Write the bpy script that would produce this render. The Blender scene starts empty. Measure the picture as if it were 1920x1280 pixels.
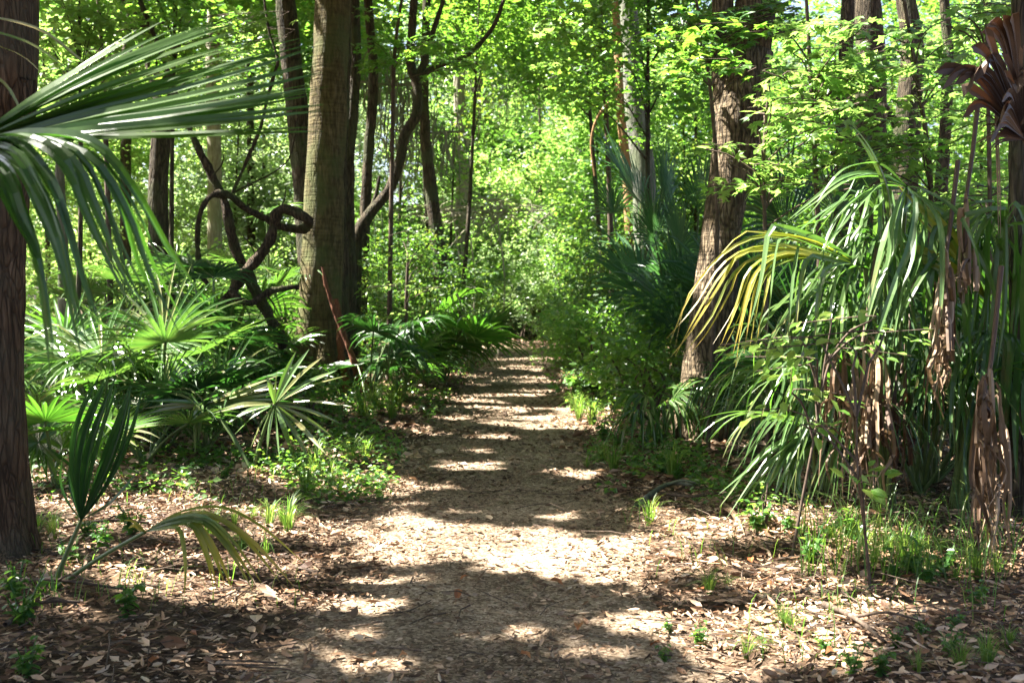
import bpy, math, random
import numpy as np
R = math.radians
rng = np.random.default_rng(7)
sc = bpy.context.scene
COL = sc.collection

# ------------------------------------------------------------------ camera
FPX, CAMZ, PITCH = 2000.0, 1.5, math.atan(80/2000.0)
cam = bpy.data.cameras.new('camera'); camo = bpy.data.objects.new('camera', cam); COL.objects.link(camo)
cam.lens = 36*FPX/1920; cam.sensor_width = 36; cam.clip_end = 2000; cam.clip_start = 0.05
camo.location = (0, 0, CAMZ); camo.rotation_euler = (R(90)-PITCH, 0, 0)
cam.dof.use_dof = True; cam.dof.focus_distance = 6.0; cam.dof.aperture_fstop = 4.0
sc.camera = camo
def at(px, py, d):
    u = (px-960)/FPX; v = (640-py)/FPX
    dx, dy, dz = u, math.cos(PITCH)+v*math.sin(PITCH), -math.sin(PITCH)+v*math.cos(PITCH)
    k = d/dy
    return np.array((dx*k, d, CAMZ+dz*k))

# ------------------------------------------------------------------ light
SUN = np.array((-0.58, 0.115, 0.86)); SUN /= np.linalg.norm(SUN)
sun = bpy.data.lights.new('sun', 'SUN'); sun.energy = 5.0; sun.angle = R(0.55); sun.color = (1.0, 0.945, 0.86)
so = bpy.data.objects.new('sun', sun); COL.objects.link(so)
from mathutils import Vector
so.rotation_euler = Vector(SUN).to_track_quat('Z', 'Y').to_euler(); so.location = (-20, 10, 30)
w = bpy.data.worlds.new('World'); sc.world = w; w.use_nodes = True
nt = w.node_tree; nt.nodes.clear()
sky = nt.nodes.new('ShaderNodeTexSky'); sky.sky_type = 'NISHITA'; sky.sun_disc = False
sky.sun_elevation = math.asin(SUN[2]); sky.sun_rotation = math.atan2(SUN[0], SUN[1])
sky.air_density = .7; sky.dust_density = 4.0; sky.ozone_density = .2
bg = nt.nodes.new('ShaderNodeBackground'); bg.inputs[1].default_value = 0.052
wo = nt.nodes.new('ShaderNodeOutputWorld')
nt.links.new(sky.outputs[0], bg.inputs[0]); nt.links.new(bg.outputs[0], wo.inputs[0])
sc.view_settings.view_transform = 'Standard'; sc.view_settings.look = 'None'
sc.view_settings.exposure = 3.35; sc.view_settings.gamma = 1.0
sc.cycles.max_bounces = 8; sc.cycles.diffuse_bounces = 5; sc.cycles.glossy_bounces = 2
sc.cycles.transmission_bounces = 5; sc.cycles.transparent_max_bounces = 4
sc.cycles.sample_clamp_indirect = 6.0

# ------------------------------------------------------------------ noise
def vn(x, y, seed=0):
    x = np.asarray(x, float); y = np.asarray(y, float)
    xi = np.floor(x).astype(np.int64); yi = np.floor(y).astype(np.int64); fx = x-xi; fy = y-yi
    fx = fx*fx*(3-2*fx); fy = fy*fy*(3-2*fy)
    def h(a, b):
        n = (a*374761393 + b*668265263 + seed*974711) & 0xffffffff
        n = ((n ^ (n >> 13))*1274126177) & 0xffffffff
        return ((n ^ (n >> 16)) & 0xffff)/65535.0
    return (h(xi, yi)*(1-fx)+h(xi+1, yi)*fx)*(1-fy)+(h(xi, yi+1)*(1-fx)+h(xi+1, yi+1)*fx)*fy
PATHPTS = [(-4, -.25), (4, -.12), (8, -.12), (13, -.10), (17, -.06), (22, .12), (27, .5), (30, .4), (34, -1.6), (40, -6.0)]
_py = [p[0] for p in PATHPTS]; _pxx = [p[1] for p in PATHPTS]
def pcx(y): return np.interp(y, _py, _pxx)
def phw(y): return np.interp(y, [0, 8, 15, 30], [0.95, .88, .85, .95])
def gh(x, y):
    x = np.asarray(x, float); y = np.asarray(y, float)
    e = np.clip((np.abs(x-pcx(y))-phw(y)*.75)/1.3, 0, 1); e = e*e*(3-2*e)
    return e*(0.05+0.07*vn(x*.8, y*.8, 3)) + 0.05*e*vn(x*2.1, y*2.1, 4) + 0.022*vn(x*1.7, y*1.7, 5) + 0.012*vn(x*4.1, y*4.1, 6)
def gz(x, y): return float(gh(x, y))
def gpx(px, py):
    u = (px-960)/FPX; v = (640-py)/FPX
    dx, dy, dz = u, math.cos(PITCH)+v*math.sin(PITCH), -math.sin(PITCH)+v*math.cos(PITCH)
    z = 0.0
    for _ in range(8):
        k = (z-CAMZ)/dz; z = .5*z+.5*gz(dx*k, dy*k)
    return np.array((dx*k, dy*k))

# ------------------------------------------------------------------ mesh building
def nz(v):
    v = np.asarray(v, float); return v/np.maximum(np.linalg.norm(v, axis=-1, keepdims=True), 1e-9)
def build(name, parts, mat, parent=None, loc=(0, 0, 0), smooth=False):
    loc = np.asarray(loc, float)
    Vs, rn, starts, idx, off, ls = [], [], [], [], 0, 0
    for V, F, a in parts:
        V = np.asarray(V, float).reshape(-1, 3); F = np.asarray(F, np.int64)
        Vs.append(V-loc); a = np.broadcast_to(np.asarray(a, float), (len(V),)); rn.append(a)
        k = F.shape[1]; idx.append((F+off).ravel()); starts.append(np.arange(len(F))*k+ls); ls += F.size; off += len(V)
    V = np.concatenate(Vs); idx = np.concatenate(idx); st = np.concatenate(starts); rn = np.concatenate(rn)
    me = bpy.data.meshes.new(name)
    me.vertices.add(len(V)); me.vertices.foreach_set('co', V.astype(np.float32).ravel())
    me.loops.add(len(idx)); me.loops.foreach_set('vertex_index', idx.astype(np.int32))
    me.polygons.add(len(st)); me.polygons.foreach_set('loop_start', st.astype(np.int32))
    me.polygons.foreach_set('use_smooth', np.full(len(st), smooth))
    at_ = me.attributes.new('rnd', 'FLOAT', 'POINT'); at_.data.foreach_set('value', rn.astype(np.float32))
    me.update(calc_edges=True); me.validate()
    me.materials.append(mat)
    o = bpy.data.objects.new(name, me); COL.objects.link(o)
    if parent is not None: o.parent = parent
    else: o.location = loc
    return o
def tag(o, label, cat, group=None, kind=None):
    o['label'] = label; o['category'] = cat
    if group: o['group'] = group
    if kind: o['kind'] = kind
    return o
def thing(name, loc, label, cat, group=None):
    o = bpy.data.objects.new(name, None); COL.objects.link(o); o.location = [float(v) for v in loc]
    o.empty_display_size = .1
    return tag(o, label, cat, group)
def part(name, parts, mat, root, smooth=False):
    return build(name, parts, mat, root, loc=np.array(root_loc(root)), smooth=smooth)
def root_loc(o):
    l = np.zeros(3)
    while o is not None: l += np.array(o.location); o = o.parent
    return l

def resample(P, n):
    P = np.asarray(P, float)
    if len(P) == 2: t = np.linspace(0, 1, n)[:, None]; return P[0]*(1-t)+P[1]*t
    Q = np.vstack([2*P[0]-P[1], P, 2*P[-1]-P[-2]])
    seg = np.linalg.norm(np.diff(P[:, :3], axis=0), axis=1); cum = np.r_[0, np.cumsum(seg)]; cum /= cum[-1]
    out = []
    for t in np.linspace(0, 1, n):
        i = min(max(np.searchsorted(cum, t, 'right')-1, 0), len(P)-2)
        u = (t-cum[i])/max(cum[i+1]-cum[i], 1e-9); a, b, c, d = Q[i], Q[i+1], Q[i+2], Q[i+3]
        out.append(.5*((2*b)+(-a+c)*u+(2*a-5*b+4*c-d)*u*u+(-a+3*b-3*c+d)*u**3))
    return np.array(out)
def tube(P, r, n=8, rough=0.0, seed=0, a=0.5, caps=True, flare=0):
    P = np.asarray(P, float); m = len(P); r = np.broadcast_to(np.asarray(r, float), (m,)).copy()
    T = nz(np.gradient(P, axis=0)); ref = np.array((1., 0, 0)) if abs(T[0][0]) < .8 else np.array((0, 1., 0))
    U = np.zeros((m, 3)); u = nz(ref-T[0]*np.dot(ref, T[0]))
    for i in range(m):
        u = nz(u-T[i]*np.dot(u, T[i])); U[i] = u
    W = np.cross(T, U); th = np.linspace(0, 2*np.pi, n, endpoint=False)
    rr = r[:, None]*np.ones((1, n))
    if rough:
        L = np.r_[0, np.cumsum(np.linalg.norm(np.diff(P, axis=0), axis=1))]/max(r.mean(), .01)
        nn = n/4.0
        for k, am in ((1, 1), (2.3, .7), (5.5, .5)):
            A = vn((np.cos(th)*1.2*k+5)[None, :]*np.ones((m, 1))+seed, (np.sin(th)*1.2*k)[None, :]+L[:, None]*.35*k, seed)
            rr = rr*(1+rough*am*(A-.5)*2)
    if flare:
        f = np.exp(-(P[:, 2]-P[0, 2])/(flare))[:, None]
        lob = 1+.45*np.cos(th*5+seed)[None, :]*1.0
        rr = rr*(1+.75*f*np.clip(lob, .35, 2))
    V = P[:, None, :]+rr[:, :, None]*(np.cos(th)[None, :, None]*U[:, None, :]+np.sin(th)[None, :, None]*W[:, None, :])
    i = np.arange(m-1)[:, None]*n; j = np.arange(n)[None, :]; j2 = (j+1) % n
    F = np.stack([i+j, i+j2, i+n+j2, i+n+j], -1).reshape(-1, 4)
    return V.reshape(-1, 3), F, a
K4 = (np.array([(0, 0, 0), (.45, .27, .07), (1, 0, -.06), (.45, -.27, .07)]), np.array([(0, 2, 1), (0, 3, 2)]))
K7 = (np.array([(0, 0, 0), (.28, .2, .06), (.68, .17, .03), (1, 0, -.10), (.68, -.17, .03), (.28, -.2, .06), (.5, 0, -.01)]),
      np.array([(0, 6, 1), (6, 2, 1), (6, 3, 2), (0, 5, 6), (5, 4, 6), (4, 3, 6)]))
NARROW = (np.array([(0, 0, 0), (.4, .11, .04), (1, 0, -.06), (.4, -.11, .04)]), np.array([(0, 2, 1), (0, 3, 2)]))
def star_t():
    v = [(0.12, 0, 0)]; lob = [(-105, .52), (-52, .86), (0, 1.0), (52, .86), (105, .52)]
    ring = [(-.12, 0, 0)]
    ring = [(-.02, 0, 0)]
    for i, (a, l) in enumerate(lob):
        b = R(a); ring.append((.12+l*math.cos(b)*.85, l*math.sin(b)*.85, -.06*l))
        if i < 4:
            c = R((lob[i][0]+lob[i+1][0])/2); ring.append((.12+.36*math.cos(c), .36*math.sin(c), .02))
    V = np.array(v+ring); n = len(ring)
    F = np.array([(0, 1+i, 1+(i+1) % n) for i in range(n)])
    return V, F
STAR = star_t()
def leaves(P, D, N, size, tpl, rnd=None, wid=1.0):
    n = len(P); tv, tf = tpl; k = len(tv)
    D = nz(D); N = N-D*np.sum(N*D, -1, keepdims=True); N = nz(N); S = np.cross(N, D)
    size = np.broadcast_to(np.asarray(size, float), (n,))[:, None, None]
    V = P[:, None, :]+size*(tv[None, :, 0:1]*D[:, None, :]+wid*tv[None, :, 1:2]*S[:, None, :]+tv[None, :, 2:3]*N[:, None, :])
    F = (tf[None]+(np.arange(n)*k)[:, None, None]).reshape(-1, tf.shape[1])
    if rnd is None: rnd = rng.random(n)
    return V.reshape(-1, 3), F, np.repeat(rnd, k)
def rdir(n, up=0.6):
    """leaf normals that lean upward, with random tilt"""
    v = rng.normal(size=(n, 3)); v = nz(v); v[:, 2] = np.abs(v[:, 2])*.6+up; return nz(v)
def rhor(n, dz=.35):
    a = rng.random(n)*2*np.pi; return nz(np.stack([np.cos(a), np.sin(a), rng.normal(size=n)*dz-.15], -1))
def cloud(centers, rad, per, size, tpl=K4, flat=.55, up=.6, sj=.35, wid=1.0, sprays=5):
    """leaf clumps: every clump is a handful of flat sprays of leaves"""
    c = np.asarray(centers, float); n = len(c)
    rad = np.broadcast_to(np.asarray(rad, float), (n,))
    k = max(1, per//sprays)
    sc_ = np.repeat(c, sprays, 0); sr = np.repeat(rad, sprays)
    spc = sc_+rng.normal(size=(n*sprays, 3))*sr[:, None]*np.array((.55, .55, .45))
    sn = rdir(n*sprays, up)
    P = np.repeat(spc, k, 0); r2 = np.repeat(sr, k)*.42; nn = np.repeat(sn, k, 0)
    off = rng.normal(size=(len(P), 3))*r2[:, None]; off -= nn*np.sum(off*nn, -1, keepdims=True)*(1-flat*.35)
    P = P+off; kp = clear(P); P, nn, base = P[kp], nn[kp], np.repeat(rng.random(n)*.5, sprays*k)[kp]
    N = nz(nn+rng.normal(size=P.shape)*.45)
    s = size*(1+sj*rng.normal(size=len(P))).clip(.45, 1.8)
    rv = np.clip(base+rng.random(len(P))*.5, 0, 1)
    return leaves(P, rhor(len(P)), N, s, tpl, rv, wid)

# ------------------------------------------------------------------ materials
def newmat(name):
    m = bpy.data.materials.new(name); m.use_nodes = True; n = m.node_tree; n.nodes.clear()
    return m, n, n.nodes.new('ShaderNodeOutputMaterial')
def ramp(n, cols, fac):
    r = n.nodes.new('ShaderNodeValToRGB'); e = r.color_ramp.elements
    while len(e) < len(cols): e.new(.5)
    for i, (p, c) in enumerate(cols): e[i].position = p; e[i].color = (*c, 1)
    n.links.new(fac, r.inputs[0]); return r.outputs[0]
def leafmat(name, cols, tcols, trans=.45, rough=.38, spec=.5, veins=0):
    m, n, out = newmat(name)
    a = n.nodes.new('ShaderNodeAttribute'); a.attribute_name = 'rnd'
    geo = n.nodes.new('ShaderNodeNewGeometry')
    tex = n.nodes.new('ShaderNodeTexNoise'); tex.inputs['Scale'].default_value = 9; tex.inputs['Detail'].default_value = 3
    tc = n.nodes.new('ShaderNodeTexCoord'); n.links.new(tc.outputs['Object'], tex.inputs['Vector'])
    mth = n.nodes.new('ShaderNodeMath'); mth.operation = 'MULTIPLY_ADD'; n.links.new(tex.outputs[0], mth.inputs[0])
    mth.inputs[1].default_value = .5; ad = n.nodes.new('ShaderNodeMath'); ad.operation = 'ADD'; ad.inputs[1].default_value = -.25
    n.links.new(a.outputs['Fac'], ad.inputs[0]); n.links.new(ad.outputs[0], mth.inputs[2])
    k = len(cols)
    c = ramp(n, [(i/(k-1), cols[i]) for i in range(k)], mth.outputs[0])
    t = ramp(n, [(i/(len(tcols)-1), tcols[i]) for i in range(len(tcols))], mth.outputs[0])
    p = n.nodes.new('ShaderNodeBsdfPrincipled'); n.links.new(c, p.inputs['Base Color'])
    p.inputs['Roughness'].default_value = rough; p.inputs['Specular IOR Level'].default_value = spec
    tr = n.nodes.new('ShaderNodeBsdfTranslucent'); n.links.new(t, tr.inputs[0])
    mx = n.nodes.new('ShaderNodeMixShader'); mx.inputs[0].default_value = trans
    n.links.new(p.outputs[0], mx.inputs[1]); n.links.new(tr.outputs[0], mx.inputs[2]); n.links.new(mx.outputs[0], out.inputs[0])
    return m
def barkmat(name, c1, c2, c3, scale=6, stretch=.15, bump=.6, dist=.02, rings=0, lichen=None, cracks=0):
    m, n, out = newmat(name)
    tc = n.nodes.new('ShaderNodeTexCoord'); mp = n.nodes.new('ShaderNodeMapping')
    mp.inputs['Scale'].default_value = (1, 1, stretch); n.links.new(tc.outputs['Object'], mp.inputs[0])
    t1 = n.nodes.new('ShaderNodeTexNoise'); t1.inputs['Scale'].default_value = scale*4; t1.inputs['Detail'].default_value = 6; t1.inputs['Roughness'].default_value = .65
    n.links.new(mp.outputs[0], t1.inputs['Vector'])
    t2 = n.nodes.new('ShaderNodeTexNoise'); t2.inputs['Scale'].default_value = scale*.35; t2.inputs['Detail'].default_value = 4
    n.links.new(tc.outputs['Object'], t2.inputs['Vector'])
    c = ramp(n, [(.32, c1), (.55, c2), (.72, c3)], t1.outputs[0])
    h = t1.outputs[0]
    if rings:
        mr = n.nodes.new('ShaderNodeMapping'); mr.inputs['Scale'].default_value = (2.2, 2.2, rings); n.links.new(tc.outputs['Object'], mr.inputs[0])
        tr = n.nodes.new('ShaderNodeTexNoise'); tr.inputs['Scale'].default_value = 1; tr.inputs['Detail'].default_value = 3; n.links.new(mr.outputs[0], tr.inputs['Vector'])
        mu = n.nodes.new('ShaderNodeMath'); mu.operation = 'MULTIPLY_ADD'; n.links.new(tr.outputs[0], mu.inputs[0]); mu.inputs[1].default_value = 1.0
        n.links.new(h, mu.inputs[2]); h = mu.outputs[0]
        mm = n.nodes.new('ShaderNodeMixRGB'); mm.blend_type = 'OVERLAY'; mm.inputs[0].default_value = .28
        bw = ramp(n, [(.35, (.15, .15, .15)), (.62, (.8, .8, .8))], tr.outputs[0])
        n.links.new(c, mm.inputs[1]); n.links.new(bw, mm.inputs[2]); c = mm.outputs[0]
    if cracks:
        mc = n.nodes.new('ShaderNodeMapping'); mc.inputs['Scale'].default_value = (1, 1, .17); n.links.new(tc.outputs['Object'], mc.inputs[0])
        dn_ = n.nodes.new('ShaderNodeTexNoise'); dn_.inputs['Scale'].default_value = 9; n.links.new(mc.outputs[0], dn_.inputs['Vector'])
        mv = n.nodes.new('ShaderNodeMixRGB'); mv.blend_type = 'ADD'; mv.inputs[0].default_value = .12; n.links.new(mc.outputs[0], mv.inputs[1]); n.links.new(dn_.outputs['Color'], mv.inputs[2])
        vo = n.nodes.new('ShaderNodeTexVoronoi'); vo.feature = 'DISTANCE_TO_EDGE'; vo.inputs['Scale'].default_value = scale*4.2; n.links.new(mv.outputs[0], vo.inputs['Vector'])
        cr = ramp(n, [(.0, (.28, .28, .28)), (.16, (1, 1, 1))], vo.outputs[0])
        mk = n.nodes.new('ShaderNodeMixRGB'); mk.blend_type = 'MULTIPLY'; mk.inputs[0].default_value = .85*cracks; n.links.new(c, mk.inputs[1]); n.links.new(cr, mk.inputs[2]); c = mk.outputs[0]
        hm = n.nodes.new('ShaderNodeMath'); hm.operation = 'MULTIPLY_ADD'; hm.inputs[1].default_value = .9*cracks; n.links.new(cr, hm.inputs[0]); n.links.new(h, hm.inputs[2]); h = hm.outputs[0]
    if lichen:
        mx = n.nodes.new('ShaderNodeMixRGB'); f = ramp(n, [(.47, (0, 0, 0)), (.62, (.75, .75, .75))], t2.outputs[0])
        n.links.new(f, mx.inputs[0]); n.links.new(c, mx.inputs[1]); mx.inputs[2].default_value = (*lichen, 1); c = mx.outputs[0]
    p = n.nodes.new('ShaderNodeBsdfPrincipled'); n.links.new(c, p.inputs['Base Color']); p.inputs['Roughness'].default_value = .9
    p.inputs['Specular IOR Level'].default_value = .2
    b = n.nodes.new('ShaderNodeBump'); b.inputs['Strength'].default_value = bump; b.inputs['Distance'].default_value = dist
    n.links.new(h, b.inputs['Height']); n.links.new(b.outputs[0], p.inputs['Normal'])
    n.links.new(p.outputs[0], out.inputs[0]); return m
def soilmat(name, cols, scale=14):
    m, n, out = newmat(name)
    tc = n.nodes.new('ShaderNodeTexCoord')
    t1 = n.nodes.new('ShaderNodeTexNoise'); t1.inputs['Scale'].default_value = scale; t1.inputs['Detail'].default_value = 9; t1.inputs['Roughness'].default_value = .72
    v = n.nodes.new('ShaderNodeTexVoronoi'); v.inputs['Scale'].default_value = scale*4.5; v.inputs['Randomness'].default_value = 1
    n.links.new(tc.outputs['Object'], t1.inputs['Vector']); n.links.new(tc.outputs['Object'], v.inputs['Vector'])
    sp = n.nodes.new('ShaderNodeSeparateColor'); n.links.new(v.outputs['Color'], sp.inputs[0])
    ad = n.nodes.new('ShaderNodeMath'); ad.operation = 'MULTIPLY_ADD'; ad.inputs[1].default_value = .45
    n.links.new(sp.outputs[0], ad.inputs[0])
    sb = n.nodes.new('ShaderNodeMath'); sb.operation = 'MULTIPLY_ADD'; sb.inputs[1].default_value = .9; sb.inputs[2].default_value = -.2
    n.links.new(t1.outputs[0], sb.inputs[0]); n.links.new(sb.outputs[0], ad.inputs[2])
    t3 = n.nodes.new('ShaderNodeTexNoise'); t3.inputs['Scale'].default_value = 1.3; t3.inputs['Detail'].default_value = 5; n.links.new(tc.outputs['Object'], t3.inputs['Vector'])
    a3 = n.nodes.new('ShaderNodeMath'); a3.operation = 'MULTIPLY_ADD'; a3.inputs[1].default_value = .7; n.links.new(t3.outputs[0], a3.inputs[0])
    s3 = n.nodes.new('ShaderNodeMath'); s3.operation = 'ADD'; s3.inputs[1].default_value = -.35; n.links.new(ad.outputs[0], s3.inputs[0]); n.links.new(s3.outputs[0], a3.inputs[2])
    k = len(cols); c = ramp(n, [(.15+.75*i/(k-1), cols[i]) for i in range(k)], a3.outputs[0])
    p = n.nodes.new('ShaderNodeBsdfPrincipled'); n.links.new(c, p.inputs['Base Color']); p.inputs['Roughness'].default_value = .95
    p.inputs['Specular IOR Level'].default_value = .1
    b = n.nodes.new('ShaderNodeBump'); b.inputs['Strength'].default_value = .7; b.inputs['Distance'].default_value = .02
    n.links.new(ad.outputs[0], b.inputs['Height']); n.links.new(b.outputs[0], p.inputs['Normal'])
    n.links.new(p.outputs[0], out.inputs[0]); return m

M = {}
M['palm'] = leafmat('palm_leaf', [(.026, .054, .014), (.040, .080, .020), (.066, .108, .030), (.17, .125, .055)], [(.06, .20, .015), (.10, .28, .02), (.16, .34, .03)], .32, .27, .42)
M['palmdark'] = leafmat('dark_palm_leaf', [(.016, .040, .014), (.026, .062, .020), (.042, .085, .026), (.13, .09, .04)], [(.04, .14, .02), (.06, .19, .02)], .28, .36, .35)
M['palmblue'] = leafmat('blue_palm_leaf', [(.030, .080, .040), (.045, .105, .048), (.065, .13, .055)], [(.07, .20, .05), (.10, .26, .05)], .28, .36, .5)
M['palmlit'] = leafmat('lit_palm_leaf', [(.034, .078, .022), (.052, .104, .030), (.080, .134, .046), (.20, .16, .07)], [(.10, .27, .03), (.15, .33, .04), (.21, .37, .05)], .23, .27, .6)  # lighter copy of the palm leaf, sunlight put into its greens
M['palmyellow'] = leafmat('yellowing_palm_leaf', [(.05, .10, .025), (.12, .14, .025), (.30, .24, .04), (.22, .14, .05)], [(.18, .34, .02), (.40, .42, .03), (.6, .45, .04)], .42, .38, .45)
M['dead'] = leafmat('dead_palm_leaf', [(.040, .021, .012), (.095, .056, .031), (.17, .112, .067), (.30, .22, .145)], [(.10, .06, .03), (.22, .14, .07)], .15, .6, .25)
M['deadred'] = leafmat('brown_palm_leaf', [(.035, .020, .013), (.068, .040, .025), (.12, .078, .048)], [(.05, .018, .008), (.07, .026, .01)], .08, .55, .3)
M['petiole'] = leafmat('palm_stalk', [(.06, .10, .03), (.09, .13, .04)], [(.05, .1, .02), (.06, .1, .02)], .05, .45, .4)
M['spring'] = leafmat('spring_leaf', [(.055, .125, .018), (.085, .16, .022), (.12, .185, .025)], [(.18, .40, .06), (.28, .50, .09), (.40, .56, .13)], .50, .42, .4)
M['yellow'] = leafmat('sunny_leaf', [(.08, .15, .025), (.11, .18, .03), (.13, .19, .04)], [(.26, .48, .08), (.36, .58, .12), (.50, .66, .19)], .52, .42, .4)
M['green'] = leafmat('broad_leaf', [(.030, .085, .022), (.048, .115, .026), (.075, .145, .03)], [(.12, .32, .03), (.20, .42, .04), (.30, .48, .05)], .45, .35, .5)
M['glossy'] = leafmat('glossy_leaf', [(.018, .052, .018), (.030, .075, .02), (.055, .105, .025)], [(.08, .22, .02), (.14, .30, .03), (.3, .36, .04)], .36, .42, .4)
M['far'] = leafmat('far_haze_leaf', [(.05, .09, .045), (.08, .125, .06), (.115, .155, .08)], [(.20, .34, .12), (.30, .43, .16), (.42, .54, .22)], .48, .36, .6)  # greens paled and greyed to carry the hazy brightness of the distance
M['moss'] = leafmat('hanging_moss', [(.12, .13, .09), (.20, .20, .14), (.26, .25, .18)], [(.2, .2, .12), (.25, .25, .15)], .3, .8, .1)
M['grass'] = leafmat('grass_blade', [(.035, .085, .02), (.06, .12, .025), (.12, .15, .04)], [(.14, .32, .03), (.22, .40, .04), (.36, .44, .08)], .45, .4, .4)
M['litter'] = leafmat('fallen_leaf', [(.045, .022, .012), (.155, .080, .040), (.33, .205, .118), (.49, .345, .225), (.62, .49, .36)], [(.08, .04, .02), (.2, .12, .06)], .10, .6, .3)
M['orange'] = leafmat('orange_fallen_leaf', [(.22, .07, .025), (.32, .13, .05), (.38, .22, .12)], [(.25, .08, .02), (.3, .12, .04)], .15, .5, .35)
M['crumb'] = leafmat('leaf_crumb', [(.045, .026, .015), (.145, .090, .052), (.30, .21, .136), (.47, .365, .26)], [(.08, .05, .03), (.14, .1, .06)], .08, .7, .2)
M['twig'] = barkmat('twig_bark', (.035, .024, .017), (.08, .058, .042), (.15, .12, .095), 12, .3, .4, .004)
M['bark_ring'] = barkmat('ringed_bark', (.046, .035, .014), (.092, .072, .030), (.15, .12, .062), 5, .25, .8, .02, rings=38, lichen=(.062, .074, .024), cracks=.6)
M['bark_dark'] = barkmat('dark_bark', (.030, .023, .014), (.068, .052, .032), (.125, .102, .066), 6, .12, .9, .03, lichen=(.055, .065, .03), cracks=1)
M['bark_brown'] = barkmat('brown_bark', (.075, .053, .030), (.14, .104, .062), (.235, .185, .122), 6, .4, 1.0, .03, rings=24, cracks=1)
M['bark_left'] = barkmat('furrowed_bark', (.045, .028, .016), (.098, .063, .037), (.18, .125, .080), 9, .10, 1.0, .04, lichen=(.085, .07, .045), cracks=.7)
M['bark_grey'] = barkmat('grey_bark', (.055, .058, .050), (.13, .13, .11), (.24, .235, .20), 6, .2, .9, .025, lichen=(.08, .10, .05))
M['bark_pale'] = barkmat('pale_bark', (.14, .125, .085), (.24, .22, .16), (.36, .34, .26), 4, .3, .5, .02, lichen=(.17, .2, .09))
M['bark_orange'] = barkmat('orange_bark', (.16, .09, .04), (.25, .15, .07), (.30, .2, .1), 5, .3, .5, .02)
M['bark_red'] = barkmat('reddish_vine_bark', (.07, .028, .016), (.14, .055, .03), (.2, .1, .06), 8, .2, .8, .02)
M['vine'] = barkmat('vine_bark', (.030, .020, .012), (.075, .052, .03), (.14, .105, .07), 9, .35, 1.0, .03, lichen=(.07, .08, .03), cracks=1)
M['ground'] = soilmat('forest_soil', [(.022, .014, .009), (.055, .036, .023), (.11, .075, .05), (.19, .14, .10)], 12)
M['path'] = soilmat('path_soil', [(.048, .033, .021), (.135, .096, .063), (.27, .205, .143), (.45, .36, .27)], 16)

# ------------------------------------------------------------------ sun spots on the ground plane that the added shade leaves are cut around
LITPX = [(990,675,65,7),(900,705,60,4),(1000,736,75,7),(960,744,100,4),(830,746,30,5),(1030,785,60,5),(1040,801,55,8),(960,797,60,4),
 (930,823,55,5),(850,785,30,3),(770,805,45,4),(810,818,40,3),(920,850,30,3),(760,901,50,5),(835,915,35,4),(1080,895,40,6),(770,950,35,4),
 (905,962,45,4),(1045,975,45,7),(790,1008,190,20),(870,1038,190,24),(1000,1066,140,12),(1110,1055,80,25),(640,1000,70,13),(600,1060,60,10),
 (640,1092,90,7),(790,1096,90,6),(600,1120,110,8),(560,1195,75,13),(690,1190,60,12),(880,1178,50,6),(970,1182,110,13),(400,1058,150,24),
 (440,1110,130,28),(300,1100,80,16),(545,1138,40,9),(200,1042,120,9),(90,1135,35,18),(185,1155,55,15),(350,1000,120,12),(515,980,60,25),
 (700,1262,40,7),(835,1266,30,5),(1150,1045,150,22),(1265,1160,75,25),(1230,1128,60,8),(1310,1000,150,26),(1440,1190,170,40),(1600,1125,120,35),
 (1700,1180,80,24),(1400,1065,50,20),(1250,970,60,16),(1480,1240,120,24),(1560,1060,60,20),(1800,1140,50,14),(100,900,60,26),(230,935,60,12),
 (430,805,45,18),(690,780,45,9),(700,742,30,8),(1100,778,60,14),(1135,802,40,9),(840,690,40,6),(1090,700,50,6),(340,960,50,10),
 (120,1000,40,12),(1180,1090,60,8),(1040,1130,60,5),(1120,900,40,6),(1150,870,30,5),(1680,1120,150,30),(1500,1110,120,24),(1420,1250,100,20),(1640,1240,90,18),(1330,1060,90,20),(250,1075,60,8),(1000,1040,80,12),(985,690,45,4),(870,880,60,5),(720,1140,70,7),(1080,1225,90,9),(480,1255,60,8)]
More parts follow.
